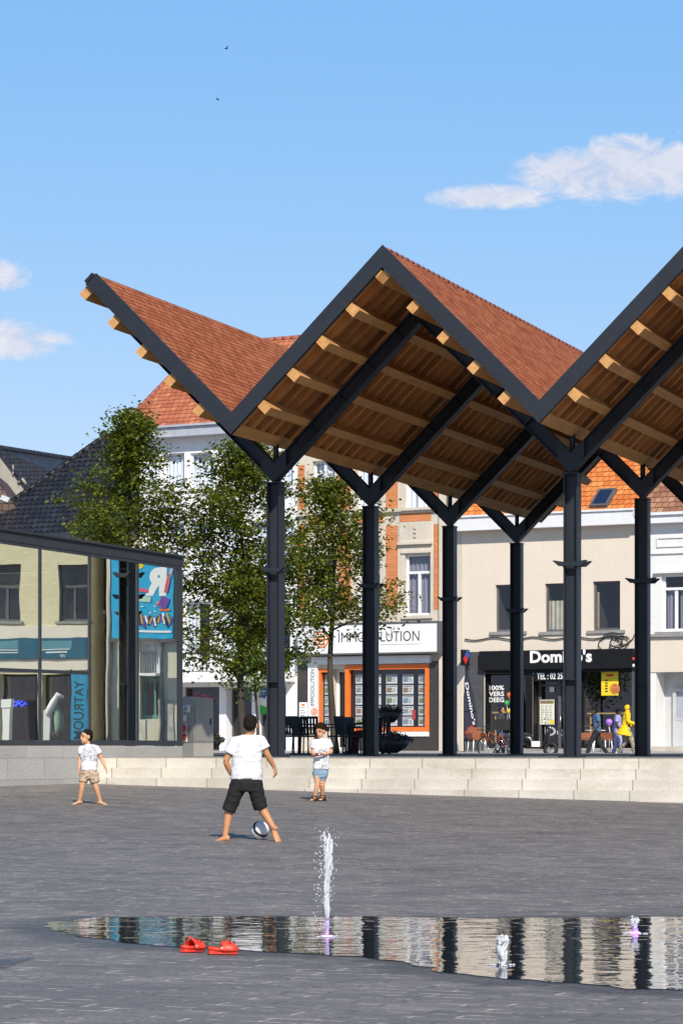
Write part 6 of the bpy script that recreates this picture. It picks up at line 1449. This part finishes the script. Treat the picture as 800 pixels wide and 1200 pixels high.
adult('person in a green top sitting at a terrace table under the canopy', 432, 70.6, 0.0, 1.66, (-.9, -.3, 0), {k_: ((Matrix.Rotation(R(-70), 3, 'Z') @ Vector(v_))) for k_, v_ in SIT.items()}, SK3, GREENT, cloth('red_trousers', (.12, .015, .02), .2), BSH, HAIRB, 'curly')
chair('black terrace chair under the person in the green top', foot(432.5, 70.6), R(-70), GC)
adult('person in dark hooded top and blue jeans standing behind the parked bicycle', 586, 95.2, -.143, 1.66, (.9, -.4, 0), {**stride(1, step=.08), 'haR': (.34, -.1, 1.02), 'haL': (.3, -.28, 1.0)}, SK1, cloth('grey_top', (.045, .045, .05), .2), cloth('blue_jeans', (.05, .08, .16), .2), BSH, None, scarf=cloth('black_scarf', (.012, .011, .013), .2), bare_arms=False)

# ------------------------------------------------------------------ football, clogs, jets, birds
m, k, b_, o = new_mat('football_panels'); tc = k.add('ShaderNodeTexCoord'); mp = k.add('ShaderNodeMapping'); mp.inputs['Rotation'].default_value = (.5, .35, .9); k.link(tc.outputs['Object'], mp.inputs[0])
wv = k.add('ShaderNodeTexWave', Scale=3.4, Distortion=4.5, Detail=0.0); wv.inputs['Detail Scale'].default_value = .9; k.link(mp.outputs[0], wv.inputs['Vector'])
k.link(k.ramp(wv.outputs['Fac'], [(0.72, (.70, .70, .70)), (0.76, (.03, .03, .035))]), b_.inputs['Base Color']); b_.inputs['Roughness'].default_value = .55; b_.inputs['Specular IOR Level'].default_value = .25
vo = k.add('ShaderNodeTexVoronoi', Scale=9.0, feature='DISTANCE_TO_EDGE'); k.link(tc.outputs['Object'], vo.inputs['Vector']); k.bump(k.ramp(vo.outputs['Distance'], [(0, (0, 0, 0)), (.08, (1, 1, 1))]), .5, .004, b_)
Yb_ = 32.5; bp_ = at(304.5, 971, Yb_); rb = .105; bp_.z = gz(bp_.x, Yb_) + rb
b = MB(); b.ball((0, 0, 0), rb, 28, 18); o = b.build('football', m, None, bp_); tag(o, 'white football with dark curved stripes at the feet of the boy', 'football')

CROC = plain('red_foam', (.75, .045, .02), .5, var=.06)
def clog(label, px, py, rz, strap, sc=1.0):
    Y = (EYE - (WZ - .006)) / ((py - CY) / FPX); p = Vector(((px - CX) / FPX * Y, Y, gz((px - CX) / FPX * Y, Y) + .007))
    t = thing('clog', label, 'clog', p, rz); s = sc
    # sole: a foot-shaped slab; toe at +x
    out_ = [(-.098, -.022), (-.09, -.032), (-.04, -.034), (.02, -.040), (.07, -.044), (.098, -.030), (.106, 0), (.098, .032), (.07, .046), (.02, .040), (-.04, .034), (-.09, .032), (-.098, .022)]
    b = MB(); b.slab([(x * s, y * s) for x, y in out_], 0, .022 * s); b.build('sole', CROC, t, bevel=.006)
    # upper: a vault over the front half, open at the back
    b = MB(); rings = []
    for i in range(9):
        u = i / 8; x = (-.010 + .113 * u) * s; wd = (.043 + .006 * math.sin(u * 2.6)) * (1 - max(0, u - .75) * 2.6) * s; ht = (.062 - .016 * u - .10 * max(0, u - .7) ** 1.0 * 1.0) * s
        rings.append([Vector((x, wd * math.cos(math.pi * j / 12), .018 * s + max(.01 * s, ht) * math.sin(math.pi * j / 12))) for j in range(13)])
    b.ring(rings, cap=False, closed=False); up_ = b.build('upper', CROC, t); md = up_.modifiers.new('s', 'SOLIDIFY'); md.thickness = .007; md.offset = 1
    b = MB()
    for i in range(3):
        for j in range(3 - (i == 2)):
            a = math.pi * (.28 + .22 * j + (.11 if i == 2 else 0)); u = .28 + .24 * i; x = (-.010 + .113 * u) * s; c = Vector((x, .046 * s * math.cos(a), .018 * s + .058 * s * math.sin(a)))
            b.disc(c + Vector((0, 0, .003)), Vector((.2, math.cos(a), math.sin(a))), .0065 * s, 8, thick=.006)
    b.build('vent_hole', plain('hole_shade', (.10, .006, .004), .8) if 'hole_shade' not in MATS else MATS['hole_shade'], up_)
    # rim at the heel and the strap
    b = MB(); b.tube([(-.01 * s, .044 * s, .03 * s), (-.06 * s, .036 * s, .032 * s), (-.095 * s, .02 * s, .036 * s), (-.1 * s, 0, .038 * s), (-.095 * s, -.02 * s, .036 * s), (-.06 * s, -.036 * s, .032 * s), (-.01 * s, -.044 * s, .03 * s)], [(.012 * s, .006 * s)] * 7, 6, side=(0, 0, 1)); b.build('heel_rim', CROC, t)
    if strap == 'up': pts = [(-.008, .045, .035), (-.018, .045, .07), (-.03, .026, .098), (-.034, 0, .105), (-.03, -.026, .098), (-.018, -.045, .07), (-.008, -.045, .035)]
    else: pts = [(-.008, .045, .04), (.01, .042, .066), (.03, .02, .082), (.034, 0, .085), (.03, -.02, .082), (.01, -.042, .066), (-.008, -.045, .04)]
    b = MB(); b.tube([Vector(q) * s for q in pts], [(.011 * s, .004 * s)] * 7, 6, side=(1, 0, 0)); b.build('strap', CROC, t)
    b = MB()
    for y in (-.046, .046): b.disc(Vector((-.008, y - .003 * (1 if y > 0 else -1), .04)) * s, (0, 1 if y > 0 else -1, 0), .009 * s, 10, thick=.006)
    b.build('strap_rivet', plain('rivet_grey', (.5, .45, .45), .5) if 'rivet_grey' not in MATS else MATS['rivet_grey'], t)
clog('red foam clog with its heel opening turned to the viewer beside the puddle', 225.5, 1116, R(48), 'up', .86)
clog('red foam clog lying side on with strap folded forward beside the puddle', 261, 1118.5, R(6), 'fwd', .88)

def jetm(name, col, emit=None):
    m, k, b, o = new_mat(name); b.inputs['Base Color'].default_value = (*col, 1); b.inputs['Roughness'].default_value = .12; b.inputs['Specular IOR Level'].default_value = .8
    b.inputs['Transmission Weight'].default_value = .35; b.inputs['IOR'].default_value = 1.33
    return m
FOAM = jetm('white_water', (.80, .82, .86)); VIOL = jetm('violet_lit_water', (.66, .56, .93))  # second one: the lamp's violet light is put into the water's base colour
GLOW = bpy.data.materials.new('violet_lamp'); GLOW.use_nodes = True; q_ = GLOW.node_tree.nodes['Principled BSDF']; q_.inputs['Emission Color'].default_value = (.75, .08, 1, 1); q_.inputs['Emission Strength'].default_value = 3.0
def jet(label, px, py, hgt, seed, lit, wide=1.0, drops=150):
    """a braid of thin wavering streams that breaks into drops towards its top"""
    Y = (EYE - WZ) / ((py - CY) / FPX); t = thing('fountain_jet', label, 'fountain jet', ((px - CX) / FPX * Y, Y, WZ)); rnd = random.Random(seed)
    b, b2 = MB(), MB()
    for q in range(15 if hgt > .3 else 9):
        h_ = hgt * (rnd.uniform(.72, 1.0) if q else 1.0); ph = rnd.uniform(0, 6.28); am = rnd.uniform(.4, 1.0) * wide; n = 22; pts, rd = [], []
        for i in range(n):
            u = i / (n - 1); sp = (.006 if hgt > .3 else .014) + (.030 if hgt > .3 else .008) * u ** 1.3
            pts.append(Vector((am * sp * math.cos(ph + 2.2 * u + .5 * math.sin(9 * u + q)), am * sp * math.sin(ph + 2.2 * u), h_ * u))); rd.append(wide * (.0062 + .0030 * math.sin(11 * u + ph) + .0065 * u) * rnd.uniform(.6, 1.45) * (1 if u < .93 else .6))
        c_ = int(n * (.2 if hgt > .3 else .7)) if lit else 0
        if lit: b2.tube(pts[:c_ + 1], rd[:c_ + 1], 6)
        b.tube(pts[c_:], rd[c_:], 6)
    if lit: b2.build('lit_stream', VIOL, t)
    b.build('stream', FOAM, t)
    b = MB()
    for _ in range(drops):
        u = rnd.random() ** .55; sp = (.010 + (.026 if hgt > .3 else .006) * u) * wide; p = Vector((rnd.gauss(0, sp), rnd.gauss(0, sp), hgt * min(1.03, u * rnd.uniform(.92, 1.05)))); r_ = rnd.uniform(.0015, .0042)
        b.ball(p, (r_, r_, r_ * rnd.uniform(1, 2.6)), 5, 4)
    for _ in range(drops // 6):      # spray falling to the left
        u = rnd.random(); r_ = rnd.uniform(.0018, .004); b.ball(Vector((-.035 - .055 * rnd.random(), rnd.gauss(0, .03), hgt * u * .8)), (r_, r_, r_ * 1.8), 5, 4)
    o = b.build('droplets', FOAM, t); o['kind'] = 'stuff'
    b = MB()
    for _ in range(60):
        a = rnd.uniform(0, 6.28); q = abs(rnd.gauss(0, .045)) + .01; r_ = rnd.uniform(.002, .006); b.ball((q * math.cos(a), q * math.sin(a), .003), (r_ * 1.8, r_ * 1.8, r_), 6, 4)
    o = b.build('splash', FOAM, t); o['kind'] = 'stuff'
    b = MB(); b.lathe([(.02, .001), (.038, .006), (.034, .010), (.015, .011)], n=16); b.build('nozzle_lamp' if lit else 'nozzle', GLOW if lit else CHR, t)
    return t
jet('tall water jet leaping from the puddle with violet light at its foot', 383, 1098, .69, 2, True, .9, 380)
jet('short thick white water jet at the near edge of the puddle', 588, 1131, .17, 5, False, 1.25, 90)
jet('low violet lit water jet at the far right of the puddle', 743, 1094, .115, 8, True, 1.0, 30)

BIRD = plain('bird_dark', (.02, .02, .022), .8)
for px, py, Y, sp in ((265, 57, 260, .5), (255.5, 117, 300, -.35)):
    p = at(px, py, Y); t = thing('bird', 'tiny dark bird gliding ' + ('high at the top of the sky' if py < 80 else 'just below the topmost bird'), 'bird', p, sp)
    b = MB(); b.tube([(-.22, 0, 0), (-.05, 0, .01), (.12, 0, 0), (.2, 0, .02)], [.01, .05, .04, .01], 6)
    for s_ in (-1, 1): b.prism([(-.04, 0), (.08, .0), (.0, .01)], 0, s_ * .01) ; b.quad((-.06, 0, .02), (.08, 0, .02), (.02, s_ * .42, .14), (-.05, s_ * .4, .13)); b.quad((-.06, 0, .03), (-.05, s_ * .4, .145), (.02, s_ * .42, .155), (.08, 0, .03))
    b.build('body', BIRD, t)
